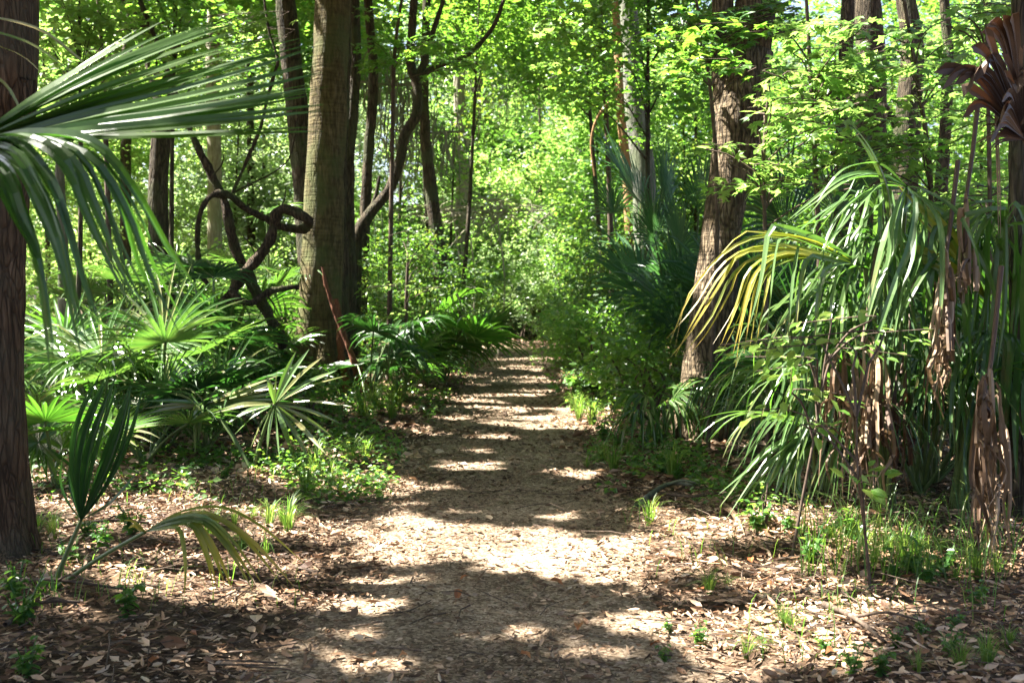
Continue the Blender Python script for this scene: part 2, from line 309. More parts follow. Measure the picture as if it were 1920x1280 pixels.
LITPT = [(1345,560,10.1,.3),(1390,260,10.1,.35),(1310,780,10.1,.3),(1360,420,10.1,.2),(600,560,14.8,.2),(640,160,14.8,.25),(600,700,14.8,.2),(30,560,5.5,.12),(20,330,5.5,.1),(20,900,5.5,.12),(240,140,3.2,.15),(310,115,3.25,.12),(340,185,3.2,.16),(410,135,3.3,.12),(170,210,3.2,.13),(440,180,3.2,.10),(110,235,3.2,.07),(500,100,3.3,.06),(270,235,3.15,.06),(120,290,2.85,.02),(60,330,2.75,.02),(240,330,2.85,.02),(515,757,8.3,.5),(575,700,8.3,.35),(585,810,8.3,.35),(440,740,8.5,.35),(1614,885,4.94,.2),(1500,650,5.7,.25),(1440,640,5.7,.2),(1580,740,6,.25),(1700,480,6.2,.25),(1640,640,6.0,.2),(1560,900,6.2,.25),(1480,850,6.3,.3),(1380,930,6.3,.25),(1855,780,5.5,.12),(130,640,9,.55),(300,620,9.6,.35),(230,540,12,.6),(60,560,10,.4),(420,560,13,.6),(520,600,14,.7),
 (430,730,9.5,.5),(520,560,15,.7),(480,760,9.5,.35),(540,700,9.5,.3),(1600,470,6.2,.45),(1500,520,6.2,.45),(1380,560,6.2,.5),(1560,420,6.4,.4),(1650,560,6.2,.3),(1660,420,6.2,.3),
 (1490,240,8,.35),(1400,290,8,.3),(1320,100,9,.4),(1610,110,8,.4),(1560,640,5.9,.4),(1480,640,5.9,.35),(1610,680,6.2,.25),(1480,740,6.5,.35),
 (1420,800,6.8,.3),(1850,740,5.5,.15),(830,560,19,.8),(760,480,20,1.),(700,640,17,.5),(1180,200,17,1.2),(1450,60,9,.35),(1750,220,9,.3),(1560,160,8.8,.25),(400,140,15,1.2),(620,300,15,.25)]
_E = []
for cx, cy, rx, ry in LITPX:
    c = gpx(cx, cy); a = gpx(cx, cy-ry); b = gpx(cx, cy+ry); _E.append((c[0], c[1], rx/FPX*c[1], max((a[1]-b[1])/2, .06)))
for px, py, d, r in LITPT:
    p = at(px, py, d); g = p-SUN*(p[2]/SUN[2]); _E.append((g[0], g[1], r*1.1, r))
def shaded(gx, gy):
    fw = 1+.12*np.clip(gy-7, 0, 14)
    wx = gx+(vn(gx*1.4, gy*1.4, 15)-.5)*.5*(fw-1)+(vn(gx*2.3, gy*2.3, 11)-.5)*.30+(vn(gx*7, gy*7, 12)-.5)*.14
    wy = gy+(vn(gx*1.4, gy*1.4, 16)-.5)*.5*(fw-1)+(vn(gx*2.3, gy*2.3, 13)-.5)*.16+(vn(gx*7, gy*7, 14)-.5)*.10
    q = np.full(gx.shape, 9.0)
    for cx, cy, rx, ry in _E:
        q = np.minimum(q, ((wx-cx)/(rx+.09))**2+((wy-cy)/(ry+.085))**2)
    n = .6*vn(gx*.9, gy*1.1, 21)+.4*vn(gx*2.7, gy*2.7, 22)
    onpath = np.abs(gx-pcx(gy)) < 1.7
    thr = np.where(onpath, .79, np.where(gy > 15, .50, np.where(gx < -1.5, .585, .62)))
    thr = np.where((gy < 5.2) & (gx < -.3), .74, thr)
    thr = np.where((gy > 20) & ~onpath, .42, thr)
    return (q > 1.0) & (n < thr)
def clear(P, zmin=2.4):
    """leaves that leave the known sun gaps over the path open"""
    k = P[:, 2]/SUN[2]; gx, gy = P[:, 0]-SUN[0]*k, P[:, 1]-SUN[1]*k; q = np.full(gx.shape, 9.0)
    for cx, cy, rx, ry in _E[:len(LITPX)]: q = np.minimum(q, ((gx-cx)/(rx+.05))**2+((gy-cy)/(ry+.06))**2)
    keep = (q > 1) | (P[:, 2] < zmin)
    for px, py, d, r in LITBG:
        v = P-at(px, py, d); t = v@SUN; dist = np.linalg.norm(v-t[:, None]*SUN, axis=1)
        keep &= ~((t > 2.2) & (dist < r*(.7+.6*vn(P[:, 0]*.8+P[:, 2]*.5, P[:, 1]*.8, 61))))
    return keep
LITBG = [(960,575,31.5,2.6),(1040,520,31,2.4),(900,500,32,2.2),(985,420,33,2.4),(820,470,24,1.3),(860,330,30,2.0),(1000,340,34,2.4),(1000,570,31.5,1.8),(1050,480,31,1.6),(960,500,33,1.6),(895,560,31,1.3),(1010,250,35,2.6),(1080,330,34,1.6),(760,480,19.5,1.1),(850,400,29,1.6),(930,370,34,1.8),(1140,460,24,.8),(700,300,34,1.8),(520,320,30,1.8),(1300,200,30,1.6),(1450,300,33,1.6),(90,250,24,1.5),(400,60,34,2.0),(980,640,29,1.2)]

# ------------------------------------------------------------------ ground
xs = np.unique(np.concatenate([np.linspace(-7, 7, 118), np.linspace(-30, 30, 81), np.array([-400, -200, -100, -60, -45, 45, 60, 100, 200, 400.])]))
ys = np.unique(np.concatenate([np.linspace(2, 34, 200), np.linspace(-20, 2, 23), np.linspace(34, 80, 40), np.array([-200, -90, -50, -30, 100, 130, 200, 400, 800.])]))
X, Y = np.meshgrid(xs, ys); V = np.stack([X, Y, gh(X, Y)], -1).reshape(-1, 3)
def gridF(m, n):
    i = np.arange(m-1)[:, None]*n; j = np.arange(n-1)[None, :]
    return np.stack([i+j, i+j+1, i+n+j+1, i+n+j], -1).reshape(-1, 4)
g = build('ground', [(V, gridF(len(ys), len(xs)), .5)], M['ground'], smooth=True)
tag(g, 'brown forest floor on both sides of the path', 'ground', kind='structure')
ys = np.linspace(-3, 37, 300); us = np.linspace(-1, 1, 25)
hwid = phw(ys)
Xp = pcx(ys)[:, None]+us[None, :]*(hwid*(1+.16*(vn(ys*1.1, ys*0+3, 31)-.5)*2))[:, None]*1.05
Yp = np.repeat(ys[:, None], 25, 1)
edge = np.clip((1-np.abs(us))/.12, 0, 1)
Vp = np.stack([Xp, Yp, gh(Xp, Yp)+.016*edge[None, :]-.012*(1-edge[None, :])], -1).reshape(-1, 3)
g = build('path', [(Vp, gridF(300, 25), .5)], M['path'], smooth=True)
tag(g, 'trodden earth footpath running straight into the woods', 'path', kind='structure')

# leaf litter
def litter(n, xr, yr, size, tpl, path=None, power=1.0):
    y = yr[0]+(yr[1]-yr[0])*rng.random(n)**power
    hw = np.maximum(np.abs(y)*.52+1, 2.5)
    x = np.where(rng.random(n) < .5, rng.uniform(xr[0], xr[1], n), rng.uniform(-1, 1, n)*hw)
    dd = np.abs(x-pcx(y))
    keep = np.ones(n, bool)
    if path == 'off': keep = rng.random(n) < np.clip((dd-.30-.6*(vn(x*1.3, y*1.3, 55)-.5))/.85, .03, 1)**1.5
    if path == 'off': keep &= rng.random(n) < .45+.9*vn(x*2.2, y*2.2, 47)
    if path == 'on': keep = (dd < 1.25) & (rng.random(n) < .25+1.1*vn(x*2.0, y*2.0, 48))
    x, y = x[keep], y[keep]; n = len(x)
    z = gh(x, y)+.018+rng.random(n)*.02
    D = rhor(n, .18); D[:, 2] = rng.normal(size=n)*.24
    N = nz(np.array((0, 0, 1.0))+rng.normal(size=(n, 3))*.42)
    s = size*(1+.38*rng.normal(size=n)).clip(.35, 1.9)
    rv = np.clip(vn(x*1.5, y*1.5, 41)*.35+vn(x*.6, y*.6, 43)*.3-.12+rng.random(n)**1.2*.75-.1, 0, 1)
    P = np.stack([x, y, z], -1)
    if tpl is None:
        g3 = rng.integers(0, 3, n); out = []
        for k in range(3):
            c = g3 == k; out.append(leaves(P[c], D[c], N[c], s[c], LV[k], rv[c], [1.0, 1.0, 1.0][k]))
        return out
    return [leaves(P, D, N, s, tpl, rv, 1.0)]
def lv(bend, wv, asym, tw):
    v = K7[0].copy(); v[:, 1] *= wv; v[:, 2] = v[:, 2]*asym+bend*(v[:, 0]-.45)**2+tw*v[:, 1]*v[:, 0]; return v, K7[1]
LV = [lv(.35, .75, 1.0, .5), lv(-.25, .62, -1.3, -.6), lv(.6, 1.0, 1.5, .3)]
g = build('leaf_litter', litter(62000, (-5, 5), (3.4, 9), .040, None, 'off')+litter(2200, (-5, 5), (3.4, 9), .072, None, 'off')+litter(40000, (-8, 8), (8, 24), .085, K4, 'off', 1.2)+litter(9000, (-14, 14), (20, 40), .14, K4, 'off'), M['litter'])
tag(g, 'layer of dry tan and brown fallen leaves covering the forest floor', 'leaf litter', kind='stuff')
g = build('leaf_crumbs', litter(22000, (-1.3, 1.1), (3.4, 9), .013, K4, 'on')+litter(18000, (-1.2, 1.2), (8, 30), .022, K4, 'on', 1.3)+litter(9500, (-1.4, 1.3), (3.4, 14), .036, None, 'on')+litter(1800, (-1.3, 1.2), (3.4, 12), .055, None, 'on')+litter(7000, (-1.4, 1.3), (8, 30), .05, K4, 'on')+litter(5000, (-1.4, 1.3), (3.4, 9), .028, None, 'on')+litter(5000, (-1.3, 1.2), (10, 30), .06, K4, 'on'), M['crumb'])
tag(g, 'fine leaf crumbs and small dry leaves strewn over the path', 'leaf litter', kind='stuff')
out = []
for k in range(1500):
    y = rng.uniform(3.6, 11); x = rng.uniform(-.5, .5)*y
    if abs(x-pcx(y)) < .8 and rng.random() < .85: continue
    l = rng.uniform(.06, .38); a = rng.random()*6.28; d = np.array((math.cos(a), math.sin(a), rng.normal()*.12)); q = np.array((x, y, gz(x, y)+.03+.02*rng.random()))
    out.append(tube(np.array([q, q+d*l*.5+rng.normal(size=3)*.012, q+d*l]), np.array([1, .8, .5])*rng.uniform(.0018, .005), 4, a=rng.random()))
g = build('twig_litter', out, M['twig'])
tag(g, 'thin dry twigs scattered through the leaf litter', 'twigs', kind='stuff')

# ------------------------------------------------------------------ fronds
def frond(hub, axis, normal, L, spread, nseg, fuse=.35, droop=.6, t0=.4, cup=.12, fold=.5, costa=0., wid=1.0, m=8, lenj=.08, seed=None, tipdroop=0.0, bias=0.0):
    r_ = np.random.default_rng(seed if seed is not None else int(rng.integers(1 << 30)))
    a = nz(axis); n = nz(np.asarray(normal, float)-a*np.dot(normal, a)); s = np.cross(n, a)
    phi = np.linspace(-spread, spread, nseg)+r_.normal(size=nseg)*.25*(2*spread/nseg)*.5
    dphi = 2*spread/(nseg-1)
    d0 = np.cos(phi)[:, None]*a+np.sin(phi)[:, None]*s+cup*n[None, :]
    d0 = nz(d0); lat0 = nz(-np.sin(phi)[:, None]*a+np.cos(phi)[:, None]*s)
    Lj = L*(.72+.28*np.cos(phi*.55))*(1+lenj*r_.normal(size=nseg))
    t = np.linspace(.0, 1, m)**.9
    k = 1-np.abs(phi)/max(spread, 1e-6)
    org = np.asarray(hub, float)[None, :]+costa*(np.clip(k, 0, 1)[:, None]**.8)*a[None, :]*1.0-np.array((0, 0, 1.0))*(costa*.35*k**2)[:, None]
    dj = droop*(1+.45*r_.normal(size=nseg)).clip(.25, 2.2)
    V = np.zeros((nseg, m, 3, 3)); p = org.copy()
    hwf = math.tan(min(dphi, .5)/2)*fuse*wid
    jit = r_.normal(size=(nseg, 3))*.10
    prev = 0
    for i in range(m):
        f = max(0, (t[i]-t0)/(1-t0+1e-9))
        g_ = (dj*f**1.1*2.2)[:, None]*np.array((0, 0, -1.0))
        d = nz(d0+g_+jit*f)
        p = p+d*((t[i]-prev)*Lj)[:, None]; prev = t[i]
        lat = nz(lat0-d*np.sum(lat0*d, -1, keepdims=True)); nn = np.cross(d, lat); nn *= np.sign(np.sum(nn*n, -1, keepdims=True)+1e-9)
        if t[i] <= fuse: hw = np.full(nseg, math.tan(min(dphi, .5)/2)*(t[i]+.012)*L*wid)
        else:
            q = (t[i]-fuse)/(1-fuse); hw = np.full(nseg, hwf*L*(1+.25*q)*(1-q**1.6)+.0008)
        V[:, i, 0] = p-lat*hw[:, None]+nn*(fold*hw)[:, None]
        V[:, i, 1] = p-nn*(fold*hw*.4)[:, None]
        V[:, i, 2] = p+lat*hw[:, None]+nn*(fold*hw)[:, None]
    b = (np.arange(nseg)*m*3)[:, None, None]; i = (np.arange(m-1)*3)[None, :, None]; j = np.arange(2)[None, None, :]
    F = np.stack([b+i+j, b+i+j+1, b+i+j+4, b+i+j+3], -1).reshape(-1, 4)
    rv = np.repeat(np.clip(r_.random(nseg)*.7+.15+bias, 0, 1), m*3)
    tt = np.tile(np.repeat(t, 3), nseg)
    return V.reshape(-1, 3), F, np.clip(rv+tipdroop*np.clip(tt-.5, 0, 1), 0, 1)
def midrib(hub, axis, normal, L, costa):
    a = nz(axis); P = [np.asarray(hub, float)+costa*(k**.8)*a-np.array((0, 0, costa*.35*k*k)) for k in np.linspace(0, 1, 6)]
    return tube(np.array(P), np.linspace(.012, .005, 6), 5)
def strips(polys, hw, seed=0, m=14, fold=.35, tip=0.0, bias=.35, nrm=(0, -.5, .85), twist=.25, start=.35, rv=None):
    """blade made of explicit centre lines (px,py,depth) -> leaf segments"""
    r_ = np.random.default_rng(seed); out = []
    for k, pl in enumerate(polys):
        P = resample(np.array([at(*q) for q in pl]), m)
        T = nz(np.gradient(P, axis=0)); n0 = nz(np.array(nrm)+r_.normal(size=3)*twist)
        lat = nz(np.cross(T, np.broadcast_to(n0, T.shape))); 
        for i in range(1, m):
            if np.dot(lat[i], lat[i-1]) < 0: lat[i] *= -1
        nn = np.cross(lat, T); t = np.linspace(0, 1, m)
        hws = hw*r_.uniform(.6, 1.25)
        prof = np.where(t < start, .25+.75*t/start, (1-np.clip((t-start)/(1-start), 0, 1)**2.2))*hws+.0008
        prof = np.abs(prof)
        V = np.stack([P-lat*prof[:, None]+nn*(fold*prof)[:, None], P, P+lat*prof[:, None]+nn*(fold*prof)[:, None]], 1)
        i = (np.arange(m-1)*3)[:, None]; j = np.arange(2)[None, :]
        F = np.stack([i+j, i+j+1, i+j+4, i+j+3], -1).reshape(-1, 4)
        a = (bias+r_.random()*.4 if rv is None else rv[k]+.1*r_.random())+tip*np.clip(t-.45, 0, 1)
        out.append((V.reshape(-1, 3), F, np.clip(np.repeat(a, 3), 0, 1)))
    return out
def blend(A, B, n):
    """n poly lines between A and B"""
    A = resample(np.array(A, float), 6); B = resample(np.array(B, float), 6)
    return [(A*(1-t)+B*t+0) for t in np.linspace(0, 1, n)]
def jitter_polys(ps, j, jd, seed):
    r_ = np.random.default_rng(seed); out = []
    for p in ps:
        p = np.array(p, float); w_ = np.linspace(0, 1, len(p))[:, None]
        out.append(p+w_*np.array([r_.normal()*j, r_.normal()*j, r_.normal()*jd])); 
    return out
def petiole(a, b, r=.012, sag=.08):
    a, b = np.asarray(a, float), np.asarray(b, float); mid = (a+b)/2+np.array((0, 0, sag*np.linalg.norm(b-a)))
    P = resample(np.array([a, mid, b]), 7); return tube(P, np.linspace(r*1.4, r, 7), 5)
def gpt(px, d):
    x = (px-960)/FPX*d; return np.array((x, d, gz(x, d)))

def fanplant(px, d, n, L, pl, label, mat='palmlit', group='palmettos in the undergrowth', spread=2.2, nseg=22, el=(35, 75), droop=.25, t0=.5, fuse=.35, name='palmetto', cat='palmetto', azr=(0, 360), seed=1, m=6, costa=0., wid=1.0, base=None, pts=None, face=0.0, upr=0.0):
    if mat == 'palmlit': fuse, wid, n = .26, .85, max(5, int(n*.85))
    r_ = np.random.default_rng(seed)
    b = gpt(px, d) if base is None else np.asarray(base, float)
    root = thing(name, b, label, cat, group)
    for i in range(n):
        az = R(azr[0]+(azr[1]-azr[0])*((i+r_.random()*.8)/n)); e = R(r_.uniform(*el))
        o = np.array((math.cos(az), math.sin(az), 0))
        pd = o*math.cos(e)+np.array((0, 0, math.sin(e)))
        hub = b+pd*pl*r_.uniform(.7, 1.15)
        if pts is not None and i < len(pts): hub = at(*pts[i]); pd = nz(hub-b); o = nz(np.array((pd[0], pd[1], 0))+1e-6)
        ax = nz(pd*(.55+upr)+o*.7*(1-upr*.7)+np.array((0, 0, -.15*(1-upr)))+r_.normal(size=3)*.2)
        nrm = nz(np.array((0, 0, 1.0))+pd*.35+np.array((0, -1.0, 0))*face+r_.normal(size=3)*.3)
        Li = L*r_.uniform(.8, 1.15)
        f = part('frond', ([midrib(hub, ax, nrm, Li, costa*Li)] if costa else [])+[frond(hub, ax, nrm, Li, spread*r_.uniform(.85, 1.1), int(nseg*r_.uniform(.85, 1.1)), fuse, droop*r_.uniform(.5, 1.6), t0, costa=costa*Li, m=m, wid=wid, seed=int(r_.integers(1 << 30)))], M[mat], root)
        part('petiole', [petiole(b+r_.normal(size=3)*.03*np.array((1, 1, .2)), hub, .009+.004*L)], M['petiole'], f, smooth=True)
    return root

# ------------------------------------------------------------------ trees
HERO = []       # trees that carry the added shade leaves over the path: (root, x, y, material)
def trunkline(pts, d, extend=True, top=None):
    """pts: (px,py,width_px) from the bottom up at depth d"""
    P = [np.append(at(p[0], p[1], d), p[2]/FPX*d/2) for p in pts]
    if extend:
        q = P[0].copy(); s = P[0]-P[1]; k = (P[0][2]-gz(P[0][0], d)+.08)/max(-s[2], 1e-6) if s[2] < 0 else 0
        if k > 0:
            q[:3] = P[0][:3]+s[:3]*min(k, 3)*1.0; q[2] = gz(q[0], d)-.08; q[3] = P[0][3]*1.06
            P.insert(0, q)
    if top:
        s = P[-1]-P[-2]; s = s/max(abs(s[2]), .05); q = P[-1]+s*(top-P[-1][2]); q[3] = P[-1][3]*.6; P.append(q)
    return np.array(P)
def limb(root_parts, P, n, sides=8, rough=.08, seed=0, flare=0, knots=0):
    Q = resample(P, n); Q[:, 3] *= 1+knots*(vn(np.arange(n)*.55, np.zeros(n), seed+9)-.4)
    root_parts.append(tube(Q[:, :3], np.maximum(Q[:, 3], .003), sides, rough, seed, flare=flare))
def herotree(name, pts, d, bark, label, top=11, sides=28, segs=70, extra=(), rough=.10, flare=.25, shade_canopy='green', group=None, seed=1, cat='tree', leafbr=()):
    P = trunkline(pts, d, top=top); b = P[0][:3].copy(); b[2] = gz(b[0], b[1])
    root = thing(name, b, label, cat, group); parts = []
    limb(parts, P, segs, sides, rough, seed, flare)
    for e in extra:
        Q = np.array([np.append(at(p[0], p[1], d+(p[3] if len(p) > 3 else 0)), p[2]/FPX*d/2) for p in e]); limb(parts, Q, 36, max(8, sides//2), rough, seed+3)
    part('trunk', parts, M[bark], root, smooth=True)
    if shade_canopy: HERO.append([root, P[-1][0], P[-1][1], shade_canopy])
    return root

herotree('broadleaf_tree', [(4,1060,92),(4,700,80),(8,400,80),(22,150,86),(26,0,88)], 5.7, 'bark_left', 'thick dark furrowed trunk at the left edge with a flared base in leaf litter', rough=.08, flare=.24, seed=3, extra=[[(14,960,40),(40,1035,36),(75,1058,26),(100,1070,16),(130,1078,6)],[(8,960,40),(20,1050,34,-.15),(38,1082,18,-.35),(60,1100,6,-.5)]])
herotree('broadleaf_tree', [(598,755,98),(596,640,84),(604,480,75),(613,240,69),(624,0,65)], 15.2, 'bark_ring', 'tall mossy ringed trunk left of the path with the vine curled against it', top=13, rough=.07, flare=.4, seed=5)
herotree('broadleaf_tree', [(628,735,70),(625,600,62),(622,400,56),(635,200,40),(640,0,36)], 16.3, 'bark_dark', 'dark rough trunk standing right behind the mossy ringed trunk', top=12, rough=.12, seed=6)
herotree('broadleaf_tree', [(588,640,46),(575,400,44),(562,250,42),(545,120,38),(535,0,36)], 17.5, 'bark_dark', 'dark leaning trunk passing behind the left side of the mossy ringed trunk', top=12, rough=.12, seed=7, sides=18)
herotree('broadleaf_tree', [(655,700,30),(655,500,26),(652,330,24),(662,200,22),(668,100,20),(665,0,18)], 18.0, 'bark_dark', 'slim dark straight trunk first to the right of the ringed trunk', top=10, rough=.1, seed=8, sides=14)
herotree('broadleaf_tree', [(672,690,24),(680,520,22),(688,330,20),(700,150,18),(690,0,16)], 20.0, 'bark_dark', 'slim dark trunk second to the right of the ringed trunk', top=11, rough=.1, seed=9, sides=14, shade_canopy=None)
herotree('crooked_tree', [(662,640,30),(664,520,28),(668,450,26),(690,405,22),(730,355,20),(750,300,19),(758,255,20),(780,215,20),(782,160,19),(770,120,18),(772,60,16),(776,0,15)], 19.0, 'bark_dark', 'slim crooked tree bending in an S shape beside the path with forked top', top=9,
   extra=[[(782,150,16),(795,115,12),(812,60,10),(832,0,8)], [(784,150,14),(815,126,11),(860,112,10),(890,92,9),(925,50,8),(945,0,7)], [(668,450,16),(700,380,8),(712,330,6)]], rough=.06, flare=.1, sides=14, segs=90, shade_canopy=None, seed=10)
herotree('broadleaf_tree', [(300,640,42),(300,500,40),(296,350,38),(305,200,34),(280,90,34),(240,0,30)], 14.5, 'bark_dark', 'dark trunk behind the large drooping fan frond bending left at the top', top=10, rough=.1, sides=18, seed=11)
herotree('pale_tree', [(402,600,28),(402,300,26),(398,150,25),(402,0,24)], 26, 'bark_pale', 'pale straight trunk in the sunlit woods left of the ringed trunk', top=13, rough=.05, sides=14, seed=12)
herotree('broadleaf_tree', [(118,640,20),(118,450,18),(112,330,18),(118,150,15),(70,60,14),(60,0,14)], 17, 'bark_grey', 'thin greyish trunk seen through the drooping frond near the left edge', top=9, rough=.06, sides=12, shade_canopy=None, seed=13)
herotree('broadleaf_tree', [(1306,850,82),(1322,700,82),(1338,560,80),(1358,400,76),(1376,290,80),(1392,200,96),(1405,100,86),(1418,0,72)], 10.4, 'bark_brown', 'stout leaning brown trunk right of the path that forks near the top', top=10, rough=.07, flare=.25, seed=14,
   extra=[[(1380,300,50),(1362,200,44),(1352,100,40),(1356,0,40),(1350,-250,34),(1330,-600,26)]])
herotree('broadleaf_tree', [(1215,560,48),(1206,330,44),(1192,200,40),(1185,100,36),(1178,0,34)], 17.5, 'bark_grey', 'grey fissured trunk rising behind the blue-green palms right of the path', top=12, rough=.1, sides=18, seed=15)
herotree('broadleaf_tree', [(1186,560,24),(1178,330,22),(1166,220,20),(1160,100,18),(1155,0,16)], 18.2, 'bark_orange', 'thin orange-brown trunk beside the grey fissured trunk', top=10, rough=.05, sides=12, shade_canopy=None, seed=16,
   extra=[[(1166,180,7),(1140,195,6),(1118,225,5),(1108,270,4),(1115,330,3)]])
herotree('broadleaf_tree', [(838,620,30),(826,500,28),(812,380,24),(800,280,20),(795,180,18),(800,0,15)], 23, 'bark_dark', 'dark slender trunk left of the path end leaning over a sunlit shrub', top=11, rough=.08, sides=14, shade_canopy=None, seed=17)
herotree('pale_tree', [(862,560,34),(866,400,26),(868,300,24),(862,200,22),(858,100,16),(850,0,14)], 30, 'bark_pale', 'pale forked trunk draped with leaves beyond the slender dark trunk', top=12, rough=.06, sides=12, shade_canopy=None, seed=18,
   extra=[[(868,300,20),(888,230,15),(895,180,12),(915,90,10)]])
herotree('broadleaf_tree', [(1578,620,34),(1580,400,32),(1582,250,30),(1586,100,26),(1590,0,24)], 15, 'bark_dark', 'leftmost of three dark trunks in the woods behind the right-hand palms', top=11, rough=.08, sides=16, seed=19)
herotree('broadleaf_tree', [(1640,600,60),(1640,400,56),(1635,250,56),(1630,100,50),(1625,0,46)], 17, 'bark_dark', 'middle and thickest of three dark trunks behind the right-hand palms', top=12, rough=.12, sides=18, seed=20)
herotree('broadleaf_tree', [(1690,600,50),(1695,400,46),(1700,250,46),(1712,100,40),(1700,0,36)], 16, 'bark_dark', 'furrowed dark trunk on the right of three trunks behind the palms', top=12, rough=.14, sides=18, seed=21, extra=[[(1700,260,22),(1668,215,16),(1655,190,12)]])
herotree('broadleaf_tree', [(1752,560,26),(1765,350,24),(1772,250,22),(1778,100,20),(1770,0,18)], 14, 'bark_dark', 'thin dark trunk left of the hanging brown dead frond', top=10, rough=.06, sides=12, shade_canopy=None, seed=22)
herotree('broadleaf_tree', [(1908,1010,40),(1912,800,36),(1910,600,34),(1906,400,30),(1908,200,26),(1910,0,24)], 6.6, 'bark_dark', 'narrow dark trunk on the right edge beside the hanging dead fronds', top=9, rough=.1, sides=14, flare=.1, shade_canopy='green', seed=23)
herotree('broadleaf_tree', [(236,640,22),(236,300,20),(240,100,18),(232,0,18)], 24, 'bark_dark', 'thin dark trunk in the sunlit woods left of the dark bending trunk', top=11, sides=12, rough=.06, shade_canopy=None, seed=24)
herotree('broadleaf_tree', [(472,560,16),(470,300,14),(468,0,13)], 28, 'bark_dark', 'very thin dark trunk between the pale trunk and the ringed trunk', top=11, sides=10, rough=.06, shade_canopy=None, seed=25)

# mostly unseen leaves added overhead for dappled shade, shared out to nearby trees
N = 420000
z = rng.uniform(7.2, 11.0, N); gx = rng.uniform(-9, 8.5, N); gy = rng.uniform(-3, 31, N)
ok = shaded(gx, gy); z, gx, gy = z[ok], gx[ok], gy[ok]
P = np.stack([gx, gy, 0*z], -1)+SUN[None, :]*(z/SUN[2])[:, None]
hx = np.array([h[1] for h in HERO]); hy = np.array([h[2] for h in HERO])
own = np.argmin((P[:, 0:1]-hx)**2+(P[:, 1:2]-hy)**2, 1)
for k, h in enumerate(HERO):
    q = P[own == k]
    if len(q) < 50: continue
    part('crown', [leaves(q, rhor(len(q)), nz(rdir(len(q), 1.0)+SUN*.7), .19*(1+.25*rng.normal(size=len(q))).clip(.5, 1.6), K4, rng.random(len(q)), 1.25)], M[h[3]], h[0])

# trees and shrubs seen as masses of leaves
def tree(px, d, H, z0, Rad, leaf, label, bark='bark_dark', r=.12, n=70, per=90, size=.12, group='trees beyond the path', seed=1, lean=0, tpl=K4, crad=.55, cpx=None, name='leafy_tree', wid=1.1):
    r_ = np.random.default_rng(seed); b = gpt(px, d); root = thing(name, b, label, 'tree', group)
    c = np.array((b[0]+lean, d, (H+z0)/2)) if cpx is None else at(*cpx)
    hz = (H-z0)/2
    v = nz(r_.normal(size=(n, 3)))*(r_.random(n)**.45)[:, None]
    C = c+v*np.array((Rad, Rad*.8, hz))
    C = C[C[:, 2] > .3]
    parts = []; tp = c+np.array((0, 0, hz*.6))
    P = np.array([np.append(b-np.array((0, 0, .1)), r), np.append(b*.6+tp*.4+r_.normal(size=3)*.1, r*.8), np.append(tp, r*.35)])
    limb(parts, P, 20, 10, .08, seed); Q = resample(P, 20)
    for k in r_.choice(len(C), min(14, len(C)), replace=False):
        s = Q[min(19, max(4, int(np.argmin(np.abs(Q[:, 2]-C[k][2]+.8)))))]
        limb(parts, np.array([np.append(s[:3], s[3]*.5), np.append((s[:3]+C[k])/2+np.array((0, 0, .15)), s[3]*.3), np.append(C[k], .006)]), 8, 5, 0)
    part('trunk', parts, M[bark], root, smooth=True)
    part('crown', [cloud(C, crad, per, size, tpl, wid=wid)], M[leaf], root)
    return root
def shrub(px, d, H, Wd, leaf, label, n=40, per=80, size=.07, group='shrubs along the path', seed=1, tpl=K4, crad=.3, name='shrub', z0=.1, cat='shrub', stems=7, wid=1.1, bark='twig'):
    r_ = np.random.default_rng(seed); b = gpt(px, d); root = thing(name, b, label, cat, group)
    v = nz(r_.normal(size=(n, 3)))*(r_.random(n)**.4)[:, None]
    C = b+np.array((0, 0, (H+z0)/2))+v*np.array((Wd/2, Wd/2*.8, (H-z0)/2)); C[:, 2] = np.maximum(C[:, 2], b[2]+.08)
    parts = []
    for k in r_.choice(len(C), min(stems, len(C)), replace=False):
        mid = (b+C[k])/2+np.append(r_.normal(size=2)*.12*Wd, .1*H)
        limb(parts, np.array([np.append(b+np.append(r_.normal(size=2)*.05*Wd, -.04), .018), np.append(mid, .013), np.append(C[k], .004)]), 9, 5, 0)
    part('stem', parts, M[bark], root, smooth=True)
    part('foliage', [cloud(C, crad, per, size, tpl, wid=wid)], M[leaf], root)
    return root
